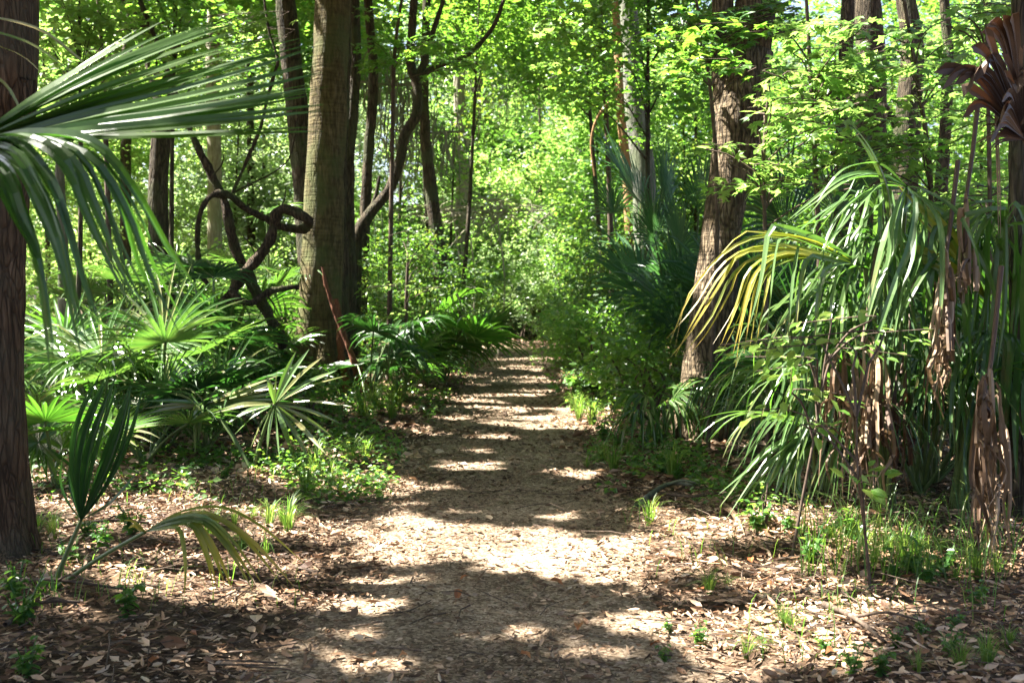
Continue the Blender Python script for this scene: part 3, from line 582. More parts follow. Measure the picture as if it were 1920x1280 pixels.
# far wall of woods
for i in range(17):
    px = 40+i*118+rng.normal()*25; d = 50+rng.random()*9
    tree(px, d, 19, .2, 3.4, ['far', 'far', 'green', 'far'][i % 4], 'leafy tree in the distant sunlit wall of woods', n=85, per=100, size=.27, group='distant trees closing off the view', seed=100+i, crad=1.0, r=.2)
BT = [ # px, d, H, z0, R, leaf, label, cpx
 (1010,35,10.2,3.5,2.5,'yellow','bright yellow-green sunlit tree above the end of the path',None),
 (900,38,11,4.5,2.6,'spring','tall light green tree above the pale forked trunk',None),
 (1120,33,11,5,2.4,'spring','light green tree hanging over the right of the path end',None),
 (760,32,9.5,3.8,2.3,'green','leafy tree behind the crooked tree',None),
 (690,40,14,3,3.0,'far','pale green tree standing between the slim dark trunks',None),
 (500,30,10.5,2.0,2.7,'yellow','sunlit yellow-green tree between pale trunk and ringed trunk',None),
 (380,36,13,2.5,3.0,'far','pale green tree behind the pale straight trunk',None),
 (220,27,10,2.2,2.5,'yellow','yellow-green tree left of the dark bending trunk',None),
 (90,24,9,2.4,2.3,'spring','light green tree behind the left foreground trunk',None),
 (20,34,13,1.5,3,'far','pale green tree at the far left behind the foreground trunk',None),
 (1300,30,10.5,3.5,2.5,'spring','light green tree left of the forked brown trunk',None),
 (1440,34,12,2.0,3.0,'green','mid green tree right of the forked brown trunk',None),
 (1560,28,10,2.0,2.5,'green','mid green tree behind the leftmost of three dark trunks',None),
 (1690,34,12,1.5,3,'green','mid green tree behind the three dark trunks',None),
 (1830,27,9.5,1.5,2.6,'spring','light green tree behind the brown dead frond',None),
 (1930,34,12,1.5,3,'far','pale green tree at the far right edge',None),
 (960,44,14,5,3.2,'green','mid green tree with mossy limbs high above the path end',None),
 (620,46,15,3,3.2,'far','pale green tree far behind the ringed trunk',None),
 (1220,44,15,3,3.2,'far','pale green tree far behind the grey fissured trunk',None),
]
for i, t in enumerate(BT):
    tree(t[0], t[1], t[2], max(.6, t[3]-1.6), t[4], t[5], t[6], n=92, per=110, size=.13 if t[1] < 33 else .16, seed=200+i, crad=.6, r=.07)
# boughs that hang into the top of the picture nearer by
tree(1230, 15.5, 6.6, 3.9, 1.5, 'green', 'dark green leafy bough crossing in front of the grey fissured trunk', n=42, per=110, size=.10, seed=240, crad=.42, cpx=(1215,60,15.5), r=.05, tpl=K7)
tree(1150, 22, 9, 6, 1.6, 'green', 'green leafy bough hanging over the middle of the path', n=36, per=100, size=.11, seed=241, crad=.45, cpx=(1090,70,22), r=.06)
tree(850, 21, 8.6, 5.7, 1.3, 'green', 'green leafy bough above the fork of the crooked tree', n=30, per=90, size=.10, seed=242, crad=.42, cpx=(900,60,21), r=.05)
tree(330, 13.5, 6, 4.0, 1.2, 'green', 'small leafy tree with dark leaves above the drooping fan frond', n=30, per=90, size=.09, seed=243, crad=.36, cpx=(330,30,13.5), r=.04)
tree(120, 12, 5.2, 3.6, 1.0, 'spring', 'small leafy tree with light leaves beside the left foreground trunk', n=24, per=90, size=.09, seed=244, crad=.36, cpx=(150,70,12), r=.035)

for i in range(26):
    px = rng.uniform(-40, 1960) if i > 9 else 640+i*70+rng.normal()*20; d = rng.uniform(27, 44)
    if 900 < px < 1080: d = rng.uniform(38, 46)
    tree(px, d, rng.uniform(5, 8.5), .3, 2.0, ['far', 'green', 'spring', 'glossy', 'far', 'yellow'][i % 6], 'young leafy tree filling the sunlit understory beyond the path', n=46, per=110, size=.14, group='young trees filling the sunlit understory', seed=400+i, crad=.6, r=.05)
# shrubs
SH = [ # px,d,H,W,leaf,label,n,per,size
 (760,19.5,2.9,2.4,'glossy','dense glossy-leaved shrub with sunlit tips left of the path',60,90,.075),
 (700,22,2.6,2.2,'green','leafy shrub behind the crooked tree base',40,90,.08),
 (850,25,3.0,2.4,'glossy','dark leafy shrub behind the fan palm beside the path',48,90,.085),
 (900,31,3.8,3.0,'spring','mid green shrub left of the end of the path',48,100,.10),
 (975,33,4.2,3.4,'far','leafy shrub closing off the end of the path',52,100,.10),
 (1065,30.5,3.4,2.8,'spring','small-leaved light green shrub right of the end of the path',60,100,.085),
 (1100,24,3.4,2.0,'glossy','dark holly-like shrub left of the blue-green palms',52,90,.08),
 (1150,20,2.6,1.9,'glossy','dark leafy shrub at the foot of the grey fissured trunk',45,90,.075),
 (1070,22,1.5,1.6,'spring','low light green shrub spilling onto the right edge of the path',36,80,.07),
 (1130,16,1.5,1.5,'green','low green shrub on the right verge below the dark shrubs',36,80,.07),
 (1220,13.5,1.6,1.4,'glossy','dark low shrub left of the forked brown trunk',36,80,.065),
 (960,41,4.2,3.6,'far','pale green shrub mass beyond the bend in the path',40,110,.15),
 (1130,38,4.6,3.6,'spring','tall light green shrub right of the bend in the path',44,110,.13),
 (830,38,4.4,3.6,'spring','tall light green shrub left of the bend in the path',44,110,.13),
 (640,27,2.6,2.6,'spring','light green shrub behind the foot of the ringed trunk',40,90,.09),
 (520,22,2.4,2.2,'spring','light green shrub behind the curled vine',36,90,.08),
 (400,24,2.6,2.6,'yellow','yellow-green shrub behind the palmettos left of the curled vine',36,90,.09),
 (270,20,2.2,2.4,'spring','light green shrub behind the tall palmettos on the left',36,90,.085),
 (90,18,2.2,2.2,'spring','light green shrub at the far left behind the palmettos',36,90,.08),
 (1420,16,2.4,2.2,'glossy','dark shrub right of the forked brown trunk',40,90,.08),
 (1540,18,2.8,2.4,'green','green shrub behind the bright drooping palm',40,90,.09),
 (1680,14,2.8,2.2,'green','green shrub behind the right-hand palms below the dark trunks',44,90,.08),
 (1820,13,2.7,2.2,'spring','light green shrub under the brown dead frond',40,90,.08),
 (1900,10,2.2,1.6,'green','green shrub at the right edge behind the hanging dead fronds',36,80,.07),
 (1215,12.0,1.2,1.5,'green','fine-leaved shrub in front of the big blue-green fan palm',28,70,.075),
 (1135,15,1.6,1.5,'green','fine-leaved shrub leaning over the right edge of the path',26,70,.085),
 (1175,18,3.2,1.5,'glossy','tall dark holly-like shrub under the orange-brown trunk',50,100,.07),
 (600,11.5,.5,.9,'green','low leafy weed clump under the fan palmetto beside the trunk',16,60,.05),
]
for i, t in enumerate(SH):
    shrub(t[0], t[1], t[2], t[3], t[4], t[5], n=t[6], per=t[7], size=t[8], seed=300+i, crad=.24+.03*t[2])
for i in range(16):
    px = [870,1005,940,1085,1140,800,1180,740,1040,960,830,1110,690,1220,900,1000][i]; d = 35+rng.random()*9
    shrub(px, d, rng.uniform(3.2, 5.2), rng.uniform(2.8, 3.8), ['far', 'far', 'spring', 'far'][i % 4], 'pale sunlit shrub in the dense thicket beyond the bend of the path', n=48, per=120, size=.13, seed=500+i, crad=.42, group='shrubs in the thicket beyond the bend')
# hanging moss
for i, (px, py, d, L, lab) in enumerate([(985,80,40,2.6,'grey hanging moss high above the end of the path'), (940,150,36,2.0,'small grey moss tuft hanging left of the bright tree'), (880,90,33,2.2,'grey moss hanging by the pale forked trunk'), (800,250,26,1.6,'grey moss hanging along the dark slender trunk'), (735,160,24,1.4,'grey moss tuft hanging behind the crooked tree'), (1010,40,38,2.2,'topmost grey hanging moss beside the crooked tree branch')]):
    p = at(px, py, d); out = []
    for k in range(130):
        q = p+rng.normal(size=3)*np.array((.55, .4, .35)); l = L*rng.uniform(.3, 1)
        out.append(tube(resample(np.array([q, q+np.array((rng.normal()*.1, 0, -l*.5)), q+np.array((rng.normal()*.18, 0, -l))]), 5), np.linspace(.018, .004, 5), 3, a=rng.random()))
    out.append(tube(np.array([p+np.array((-.9, 0, .1)), p, p+np.array((.9, 0, .05))]), .03, 5)); out.append(tube(np.array([p+np.array((0, -.8, .0)), p, p+np.array((0, .8, .0))]), .03, 5))
    tag(build('hanging_moss', out, M['moss'], loc=p), lab, 'moss', 'moss hanging in the trees')
# dead brushwood in the middle distance
out = []; p = at(905, 395, 26)
for k in range(150):
    q = p+rng.normal(size=3)*np.array((.8, .5, .20)); dv = nz(np.array((rng.normal()*.8-.5, rng.normal()*.5, rng.normal()*.35-.05))); l = rng.uniform(.4, 1.3)
    out.append(tube(resample(np.array([q, q+dv*l*.5+rng.normal(size=3)*.06, q+dv*l+np.array((0, 0, -.12))]), 5), np.linspace(.016, .004, 5), 3))
for k in range(4):
    e = p+np.array((rng.normal()*.5, 0, -.03)); out.append(tube(resample(np.array([[e[0], e[1], -.05], [e[0]+.2, e[1], p[2]*.5], e]), 8), np.linspace(.03, .015, 8), 5))
out.append(tube(np.array([p+np.array((.3, 0, -.05)), p+np.array((1.5, .1, .02))]), .016, 5))
out.append(tube(np.array([p+np.array((-1.5, 0, -.25)), p, p+np.array((1.2, 0, .12))]), .014, 5)); out.append(tube(np.array([p+np.array((0, -.9, 0)), p, p+np.array((0, .9, 0))]), .025, 5))
tag(build('dead_branch', out, M['bark_pale'], loc=p*np.array((1, 1, 0))), 'tangle of pale dead branches left of the path end', 'dead branches')

# ------------------------------------------------------------------ vines on the left
D0 = 12.6
def vpx(parts, pts, d, n=40, sides=12, seed=0, rough=.24):
    Q = np.array([np.append(at(p[0], p[1], d+(p[3] if len(p) > 3 else 0)), p[2]*.74/FPX*d/2) for p in pts]); limb(parts, Q, n, sides, rough, seed, knots=.35)
b = gpt(300, D0); root = thing('twisted_vine', b, 'thick twisted woody vine looping up and around left of the ringed trunk', 'vine'); pr = []
vpx(pr, [(265,830,34,.2),(300,775,34),(340,705,32),(390,620,30),(425,565,30),(452,520,28),(480,488,27),(505,450,25),(515,420,24),(520,398,26),(535,392,24),(552,398,22),(572,408,22),(578,418,22,.1),(566,430,20,.3),(530,425,19,.3),(497,410,18,.3),(462,392,17,.2),(435,370,18,.1),(415,362,18),(396,368,15,-.1),(380,388,14,-.2),(371,420,14,-.2),(370,460,13,-.1),(376,510,12),(392,535,11)], D0, 150, 14, 1)
part('stem', pr, M['vine'], root, smooth=True)
pr = []; vpx(pr, [(540,700,30,.6),(530,645,28,.5),(508,600,27,.4),(485,555,26,.3),(462,510,25,.2),(442,465,24,.15),(428,410,23,.1),(418,370,22,.1),(396,325,20,.1),(370,275,17,.1),(350,225,14,.2),(325,160,13,.3),(290,70,13,.4),(255,-20,12,.5)], D0, 90, 12, 2)
part('stem', pr, M['vine'], root, smooth=True)
pr = []; vpx(pr, [(435,545,18,-.1),(450,562,16,-.2),(470,568,15,-.2),(490,555,17),(510,545,15,.1),(535,540,13,.2),(560,538,12,.3)], D0, 40, 10, 3, .2)
vpx(pr, [(436,362,10),(450,330,8),(470,285,9),(490,235,8),(500,190,8),(514,140,9),(520,110,7),(505,60,6),(495,0,6)], D0+.2, 50, 8, 4)
vpx(pr, [(440,360,6),(470,345,5),(510,325,4),(540,300,4),(552,260,4),(560,210,3)], D0+.2, 40, 6, 5)
for (x, y, x2, y2, sg) in ((480,490,455,440,.1),(398,610,360,560,-.1),(520,398,535,350,.1),(372,440,345,420,.0),(450,562,470,610,.1),(500,555,515,585,.0),(398,330,420,290,.0),(330,170,360,130,.1),(510,605,540,590,.1)):
    vpx(pr, [(x, y, 5),((x+x2)/2+6, (y+y2)/2, 3.5, sg),(x2, y2, 2, sg*1.5)], D0-.05, 10, 5, 9, .1)
part('shoot', pr, M['vine'], root, smooth=True)
b = gpt(690, 14.6); root = thing('climbing_vine', b, 'reddish climbing stem clinging to the right side of the ringed trunk', 'vine'); pr = []
vpx(pr, [(700,760,30),(684,725,24),(668,690,20),(655,655,15),(640,615,13),(625,575,11),(612,535,9),(604,500,6)], 14.6, 50, 10, 6)
vpx(pr, [(650,770,26),(648,720,22),(640,670,18),(636,610,15),(630,560,12)], 14.9, 50, 10, 7)
part('stem', pr, M['bark_red'], root, smooth=True)

# ------------------------------------------------------------------ palmettos and palms
PL = [ # px, d, n, L, petiole, label, mat, kw
 (70,9.5,9,.62,.95,'palmetto with shiny white-lit fans just right of the left foreground trunk','palmlit',dict(seed=11)),
 (190,9.0,10,.66,.85,'palmetto with its hub facing the path at the left below the drooping frond','palmlit',dict(seed=12,pts=[(190,665,9.0),(120,640,9.2)],face=.9)),
 (300,9.6,11,.72,1.15,'large palmetto with dark-centred star fan in the middle left','palmlit',dict(seed=13,pts=[(305,635,9.6),(380,660,9.4)],face=.8)),
 (120,12.5,10,.65,1.2,'tall palmetto behind the left foreground palmettos','palmlit',dict(seed=14)),
 (220,13,11,.65,1.5,'upright sunlit palmetto below the dark bending trunk','palmlit',dict(seed=15,el=(50,85))),
 (330,13.5,11,.68,1.6,'upright palmetto between the dark bending trunk and the twisted vine','palmlit',dict(seed=16,el=(50,85))),
 (60,15,9,.65,1.5,'palmetto far left behind the other palmettos','palmlit',dict(seed=17)),
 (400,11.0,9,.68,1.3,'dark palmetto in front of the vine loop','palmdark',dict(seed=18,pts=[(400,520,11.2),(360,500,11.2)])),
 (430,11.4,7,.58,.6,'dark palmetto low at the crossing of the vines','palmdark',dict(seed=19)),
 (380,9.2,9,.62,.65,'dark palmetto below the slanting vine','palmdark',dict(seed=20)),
 (500,15.5,8,.62,1.9,'palmetto fan rising behind the vine hook','palmlit',dict(seed=21,pts=[(500,400,15.5),(470,590,15.5),(520,530,15.5)],el=(50,80))),
 (540,15.6,8,.6,1.1,'sunlit palmetto between the vine and the ringed trunk','palmlit',dict(seed=22,pts=[(530,545,15.6),(505,510,15.6)],face=.5)),
 (270,8.6,8,.55,.55,'low palmetto with white-lit leaves left of the dark spear-shaped fan','palmlit',dict(seed=23)),
 (110,7.6,7,.5,.5,'small palmetto at the foot of the left foreground trunk','palm',dict(seed=24)),
 (690,14.0,7,.72,.9,'dark palmetto arching out right of the ringed trunk','palmdark',dict(seed=25,pts=[(700,622,13.6),(765,612,14),(730,690,13.8)],azr=(-60,120),droop=.6)),
 (750,15,8,.55,.5,'low palmetto in the shade right of the ringed trunk','palm',dict(seed=26)),
 (830,18.5,12,.95,1.1,'big bushy fan palm on the left edge of the path','palm',dict(seed=27,el=(35,80),pts=[(835,580,18.5),(870,640,18.2),(800,650,18.2)],nseg=28)),
 (880,21,9,.8,.9,'fan palm half hidden behind the bushy fan palm on the path edge','palmdark',dict(seed=28)),
 (775,17,8,.6,.6,'palmetto low in front of the glossy-leaved shrub','palm',dict(seed=29)),
 (600,18,9,.6,.9,'palmetto behind the foot of the ringed trunk','palmlit',dict(seed=30)),
 (720,21,8,.7,1.9,'sunlit fan palm behind the crooked tree','palmlit',dict(seed=31,pts=[(715,360,21),(700,400,21)])),
 (1275,13.5,11,.95,1.3,'big blue-green fan palm left of the forked brown trunk','palmblue',dict(seed=32,upr=.8,face=.6,spread=1.35,nseg=36,droop=.25,fuse=.45,el=(64,88),pts=[(1250,395,13.4),(1310,400,13.2),(1205,385,13.6),(1275,480,12.8),(1230,460,13.0)],costa=.2,azr=(20,380))),
 (1330,12.4,10,.95,1.2,'tall blue-green fan palm right behind the forked brown trunk','palmblue',dict(seed=33,upr=.8,face=.6,spread=1.35,nseg=34,droop=.35,fuse=.45,el=(62,88),costa=.2)),
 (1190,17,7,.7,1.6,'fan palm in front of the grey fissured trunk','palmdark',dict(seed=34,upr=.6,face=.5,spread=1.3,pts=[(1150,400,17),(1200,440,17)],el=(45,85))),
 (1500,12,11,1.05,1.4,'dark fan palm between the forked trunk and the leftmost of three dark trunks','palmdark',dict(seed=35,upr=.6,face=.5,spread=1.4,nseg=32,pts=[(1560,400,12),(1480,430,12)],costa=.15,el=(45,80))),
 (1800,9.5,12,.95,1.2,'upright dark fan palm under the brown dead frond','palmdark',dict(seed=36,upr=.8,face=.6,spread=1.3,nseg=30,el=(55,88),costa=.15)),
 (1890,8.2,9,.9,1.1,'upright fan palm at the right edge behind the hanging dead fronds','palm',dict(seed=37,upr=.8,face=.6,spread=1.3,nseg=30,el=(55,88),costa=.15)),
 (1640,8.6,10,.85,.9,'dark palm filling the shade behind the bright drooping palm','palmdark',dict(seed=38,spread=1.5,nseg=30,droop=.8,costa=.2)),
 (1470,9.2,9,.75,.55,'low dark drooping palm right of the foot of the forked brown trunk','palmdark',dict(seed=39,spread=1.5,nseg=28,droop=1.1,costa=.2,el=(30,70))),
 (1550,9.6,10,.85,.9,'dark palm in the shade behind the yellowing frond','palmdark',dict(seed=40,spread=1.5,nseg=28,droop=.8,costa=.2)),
 (1245,10.2,5,.55,.5,'young yellowish-green drooping palm left of the foot of the forked brown trunk','palm',dict(seed=41,spread=1.3,nseg=16,droop=1.3,t0=.2,pts=[(1262,745,10.2),(1275,730,10.3),(1245,760,10.1)],azr=(120,250),wid=1.0)),
 (1130,14.5,6,.4,.3,'small palmetto seedling on the right verge of the path','palm',dict(seed=42)),
 (340,11.5,10,.62,.8,'mid-green palmetto filling the gap under the vine loop','palm',dict(seed=51,droop=.4)),
 (450,12.8,10,.62,.9,'mid-green palmetto just left of the foot of the ringed trunk','palm',dict(seed=52,droop=.4)),
 (160,11.0,10,.62,.9,'mid-green palmetto between the left foreground trunk and the star fan','palm',dict(seed=53,droop=.4)),
 (240,10.2,10,.6,.75,'mid-green palmetto below the tips of the drooping frond','palm',dict(seed=54,droop=.4)),
 (420,14.5,10,.65,1.3,'tall palmetto seen through the vine loop','palm',dict(seed=55)),
 (90,10.6,9,.6,1.2,'tall palmetto behind the tips of the drooping frond near the left edge','palm',dict(seed=56)),
 (530,13.2,8,.5,.5,'low palmetto in the shade at the left foot of the ringed trunk','palm',dict(seed=57,droop=.4)),
 (1545,7.3,8,.72,.75,'broad-bladed fan palm under the yellowing frond','palmlit',dict(seed=58,spread=1.35,nseg=24,droop=1.0,t0=.45,costa=.22,el=(40,80),azr=(60,300),m=9)),
 (1730,7.4,9,.75,.95,'broad-bladed fan palm behind the narrow dead frond bunch','palm',dict(seed=59,spread=1.35,nseg=24,droop=.9,t0=.45,costa=.22,el=(45,85),azr=(60,330),m=9)),
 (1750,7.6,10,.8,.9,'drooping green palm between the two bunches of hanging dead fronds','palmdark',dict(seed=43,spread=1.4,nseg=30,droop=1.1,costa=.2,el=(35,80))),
]
for px, d, n, L, pl, lab, mat, kw in PL: fanplant(px, d, n, L, pl, lab, mat, **kw)

# fan palmetto with big open star beside the trunk
b = gpt(470, 8.4); root = thing('palmetto', b, 'palmetto with one wide open pale star-shaped fan beside the ringed trunk base', 'palmetto', 'palmettos in the undergrowth')
hub = at(515, 757, 8.3)
tips = [(555,655),(580,650),(605,665),(632,690),(650,700),(660,758),(640,790),(625,815),(610,845),(580,855),(550,850),(525,860),(500,850),(470,835),(440,810),(425,790),(400,770),(520,690),(500,700)]
f = part('frond', strips([[(515,757,8.3),((515+x)/2+0, (757+y)/2-4, 8.25+.05*math.sin(i)),(x, y+4, 8.2+.12*math.sin(i*2.1))] for i, (x, y) in enumerate(tips)], .021, 3, nrm=(-.42, -.68, .6), bias=.55, start=.45), M['palmlit'], root)
part('petiole', [petiole(b, hub, .012)], M['petiole'], f, smooth=True)
f = part('frond', strips([[(388,757,8.6),(450,732+k*5,8.5),(520+3*k,705+11*k,8.4)] for k in range(6)]+[[(388,757,8.6),(372,762,8.5),(368,800,8.45),(366,855,8.45)],[(388,757,8.6),(378,760,8.5),(376,790,8.45),(372,830,8.45)]], .030, 4, nrm=(-.42, -.68, .6), bias=.6, start=.3), M['palmlit'], root)
part('petiole', [petiole(b, at(388,757,8.6), .012)], M['petiole'], f, smooth=True)
f = part('frond', strips([[(385,757,8.6),(330,752+k*6,8.5),(270-5*k+k*k,752+k*14,8.4)] for k in range(5)], .020, 5, nrm=(-.42, -.68, .6), bias=.6, start=.3), M['palmlit'], root)
part('petiole', [petiole(b, at(385,757,8.6), .012)], M['petiole'], f, smooth=True)

# young palm in the left foreground
b = gpt(88, 5.0); root = thing('young_palm', b, 'young palm in the left foreground with one upright spear fan and one drooping frond', 'palm')
f = part('frond', strips(jitter_polys([np.array(z_) for z_ in blend([(152,975,5),(140,910,4.97),(138,830,4.95),(160,760,4.95),(192,695,4.97)],[(152,975,5),(185,935,4.96),(225,870,4.92),(250,800,4.9),(262,735,4.92)],17)], 9, .03, 2), .0105, 5, m=14, fold=.75, nrm=(.1, -1, .1), twist=.12, bias=.2, start=.5)+strips([[(152,975,5),(125,940,5),(112,900,5),(118,850,5)],[(152,975,5),(135,920,5),(128,880,5)],[(152,975,5),(200,950,4.9),(240,910,4.9)],[(152,975,5),(210,940,4.9),(262,880,4.9)]], .012, 6), M['palmdark'], root)
part('petiole', [petiole(b, at(152,975,5.0), .010, .02)], M['petiole'], f, smooth=True)
low = blend([(272,997,4.8),(330,968,4.8),(400,965,4.75),(470,1010,4.7),(545,1095,4.65)], [(272,997,4.8),(310,990,4.7),(350,985,4.65),(375,1040,4.6),(385,1100,4.6)], 13)
low = jitter_polys(low, 14, .06, 3)
f = part('frond', strips(low, .0125, 7, tip=.9, bias=.05, nrm=(.2, -.5, .8), start=.3)+strips([[(272,997,4.8),(255,985,4.8),(240,990,4.8)], [(272,997,4.8),(250,978,4.8),(232,975,4.8)]], .01, 8), M['palmyellow'], root)
part('petiole', [petiole(b, at(272,997,4.8), .009, .02)], M['petiole'], f, smooth=True)
sp = []
for k in range(14):
    x = 60+rng.random()*60; sp.append([(85+rng.normal()*5,1205,4.95),(75+(x-60)*.5,1130,4.95+rng.normal()*.05),(x+rng.normal()*8,1060+rng.random()*50,4.95+rng.normal()*.1)])
part('spear', strips(sp, .007, 9, start=.1), M['palm'], root)

# sabal palm reaching in from the left: stiff upper half, drooping lower half
tb = np.array((-2.35, 3.25, gz(-2.35, 3.25))); root = thing('sabal_palm', tb, 'large fan palm reaching in from the left edge, stiff above and drooping below', 'palm')
part('trunk', [tube(resample(np.array([tb-np.array((0, 0, .1)), tb+np.array((.02, 0, .7)), tb+np.array((0, 0, 1.5))]), 16), .16, 16, .12, 3)], M['bark_brown'], root, smooth=True)
H0 = (-70, 275, 3.2)
up = [[H0,(60,190,3.2),(180,110,3.25),(262,58,3.3)],[H0,(120,165,3.2),(300,85,3.3),(420,40,3.4)],[H0,(120,185,3.2),(330,105,3.3),(500,55,3.4)],[H0,(140,200,3.2),(360,130,3.3),(568,78,3.4)],[H0,(140,215,3.2),(380,155,3.25),(572,92,3.3)],[H0,(140,228,3.15),(390,180,3.2),(596,130,3.25)],[H0,(140,240,3.15),(390,205,3.15),(606,160,3.2)],[H0,(140,250,3.1),(380,228,3.1),(608,200,3.1)],[H0,(140,258,3.1),(370,248,3.1),(606,236,3.05)]]
U = []
for k in range(len(up)-1): U += [np.array(q) for q in blend(up[k], up[k+1], 5)[:-1]]
U += [np.array(up[-1], float)]
U = jitter_polys(U, 9, .04, 4)
f = part('frond', strips(U, .0138, 11, m=16, fold=.38, nrm=(-.26, -.75, .61), twist=.14, start=.35, bias=.2), M['palm'], root)
dn = [[H0,(30,262,3.05),(120,262,2.95),(210,300,2.9),(280,400,2.9),(330,480,2.95),(405,590,3.0)],[H0,(10,265,3.0),(90,262,2.9),(170,300,2.85),(225,400,2.85),(250,490,2.85),(300,600,2.85)],[H0,(0,268,2.95),(60,265,2.85),(115,300,2.8),(155,400,2.8),(190,480,2.8),(250,585,2.8)],[H0,(-10,270,2.9),(30,272,2.8),(75,320,2.75),(120,400,2.7),(145,480,2.7),(180,600,2.7)],[H0,(-30,280,2.9),(5,300,2.75),(40,380,2.7),(75,480,2.65),(85,560,2.65),(100,690,2.65)],[H0,(-50,300,2.85),(-30,330,2.75),(10,390,2.7),(50,440,2.65),(78,500,2.65),(95,600,2.65)]]
Dn = []
for k in range(len(dn)-1): Dn += [np.array(q) for q in blend(dn[k], dn[k+1], 6)[:-1]]
Dn = jitter_polys(Dn, 16, .06, 8)
part('frond', strips(Dn, .0128, 12, m=20, fold=.6, nrm=(.3, -.5, .8), twist=.3, start=.3, bias=.1, tip=.45), M['palm'], root)
part('petiole', [petiole(tb+np.array((.05, 0, 1.2)), at(*H0), .014, .05)], M['petiole'], f, smooth=True)
top = [[(-90,40,3.4),(40,75,3.4),(100,110,3.4),(150,150,3.4)],[(-90,60,3.4),(30,100,3.4),(80,140,3.4),(110,170,3.4)],[(-90,90,3.4),(0,150,3.4),(30,190,3.4),(50,240,3.4)],[(-80,20,3.4),(60,50,3.4),(130,95,3.4),(200,160,3.4)]]
part('frond', strips(top, .006, 13, bias=.7), M['palmlit'], root)

# yellowing and drooping palm right of the path
b = gpt(1660, 6.8); root = thing('drooping_palm', b, 'bright drooping palm with one yellowing frond leaning toward the path', 'palm')
HB = (1622,503,6.2)
yl = [[HB,(1530,452,6.2),(1430,432,6.2),(1385,436,6.2),(1330,495,6.1),(1285,550,6.1),(1262,640,6.1)],[HB,(1500,470,6.2),(1400,470,6.15),(1365,520,6.1),(1310,610,6.05),(1272,660,6.05)],[HB,(1500,478,6.2),(1400,490,6.1),(1375,540,6.05),(1330,620,6.05),(1295,662,6.0)],[HB,(1510,482,6.2),(1420,492,6.1),(1395,540,6.05),(1370,600,6.0),(1345,650,6.0)],[HB,(1520,480,6.15),(1440,490,6.1),(1420,530,6.05),(1400,600,6.0),(1388,690,6.0)],[HB,(1530,485,6.15),(1450,500,6.1),(1435,540,6.0),(1420,600,6.0),(1412,640,6.0)]]
Yl = [np.array(q, float) for q in yl]
for k in range(len(yl)-1): Yl += [np.array(q) for q in blend(yl[k], yl[k+1], 4)[1:-1]]
f = part('frond', strips(jitter_polys(Yl, 12, .05, 1), .012, 21, m=16, fold=.4, nrm=(-.62, -.55, .57), bias=.12, start=.3, tip=.9), M['palmyellow'], root)
gr = [[HB,(1540,450,6.1),(1450,425,6.0),(1440,440,6.0),(1428,520,5.95),(1405,610,5.95)],[HB,(1560,470,6.1),(1480,440,6.0),(1466,460,6.0),(1458,540,5.95),(1452,620,5.95)],[HB,(1570,480,6.1),(1510,455,6.0),(1497,470,6.0),(1485,560,5.95),(1478,660,5.95)],[HB,(1580,490,6.1),(1525,478,6.0),(1512,490,6.0),(1500,560,5.95),(1495,620,5.95)],[HB,(1590,495,6.1),(1555,505,6.0),(1545,520,6.0),(1535,570,5.95),(1530,640,5.95)],[HB,(1600,500,6.1),(1575,515,6.0),(1568,530,6.0),(1560,580,5.95),(1555,650,5.95)]]
part('frond', strips(jitter_polys([np.array(q, float) for q in gr], 6, .03, 2), .018, 22, m=16, fold=.3, nrm=(-.62, -.55, .57), bias=.25, start=.45, twist=.3, tip=.5), M['palmlit'], root)
part('petiole', [petiole(b, at(*HB), .014)], M['petiole'], f, smooth=True)
H2 = (1700,350,6.3)
wh = [[H2,(1660,350,6.2),(1620,400,6.1),(1590,450,6.05),(1555,505,6.0)],[H2,(1640,345,6.2),(1580,380,6.1),(1545,430,6.05),(1530,480,6.0)],[H2,(1650,330,6.2),(1590,340,6.1),(1530,390,6.05),(1490,430,6.0)],[H2,(1680,370,6.15),(1655,420,6.05),(1640,480,6.0),(1600,590,5.95)],[H2,(1690,380,6.1),(1670,430,6.0),(1655,500,5.95),(1645,560,5.95)],[H2,(1700,390,6.1),(1695,470,6.0),(1672,540,5.95),(1655,640,5.95)],[H2,(1720,380,6.1),(1715,460,6.0),(1685,550,5.95),(1640,700,5.95)],[H2,(1650,310,6.2),(1600,310,6.1),(1560,330,6.0),(1520,380,6.0)],[H2,(1740,380,6.2),(1760,420,6.1),(1760,520,6.0),(1750,620,6.0)],[H2,(1730,360,6.2),(1790,400,6.1),(1830,470,6.0),(1850,560,6.0)]]
Wh = [np.array(q, float) for q in wh]+[np.array(q)+np.array((18, 12, .15)) for q in map(np.array, wh)]
f = part('frond', strips(jitter_polys(Wh, 22, .1, 5), .0165, 23, m=16, fold=.35, nrm=(-.62, -.55, .57), bias=.2, start=.4, twist=.32, tip=.5), M['palmlit'], root)
part('petiole', [petiole(b+np.array((.05, .1, 0)), at(*H2), .014)], M['petiole'], f, smooth=True)
part('spear', strips([[(1670,420,6.25),(1660,350,6.2),(1630,280,6.15),(1593,228,6.15)],[(1668,420,6.27),(1655,350,6.22),(1628,290,6.18),(1600,245,6.17)]], .022, 24, rv=[.75, .7], fold=.5), M['palmlit'], root)
H3 = (1640,590,6.3)
lo = []
for k in range(26):
    x = 1370+k*11+rng.normal()*8; y = 965-abs(k-18)*3+rng.normal()*18-(18-k)*1.5*(k < 10)
    lo.append([H3,((H3[0]+x)/2-20+rng.normal()*10, 640+rng.normal()*20+k*2, 6.2),((H3[0]+2*x)/3+rng.normal()*12, 760+rng.normal()*20, 6.1),(x, y, 6.05+rng.normal()*.08)])
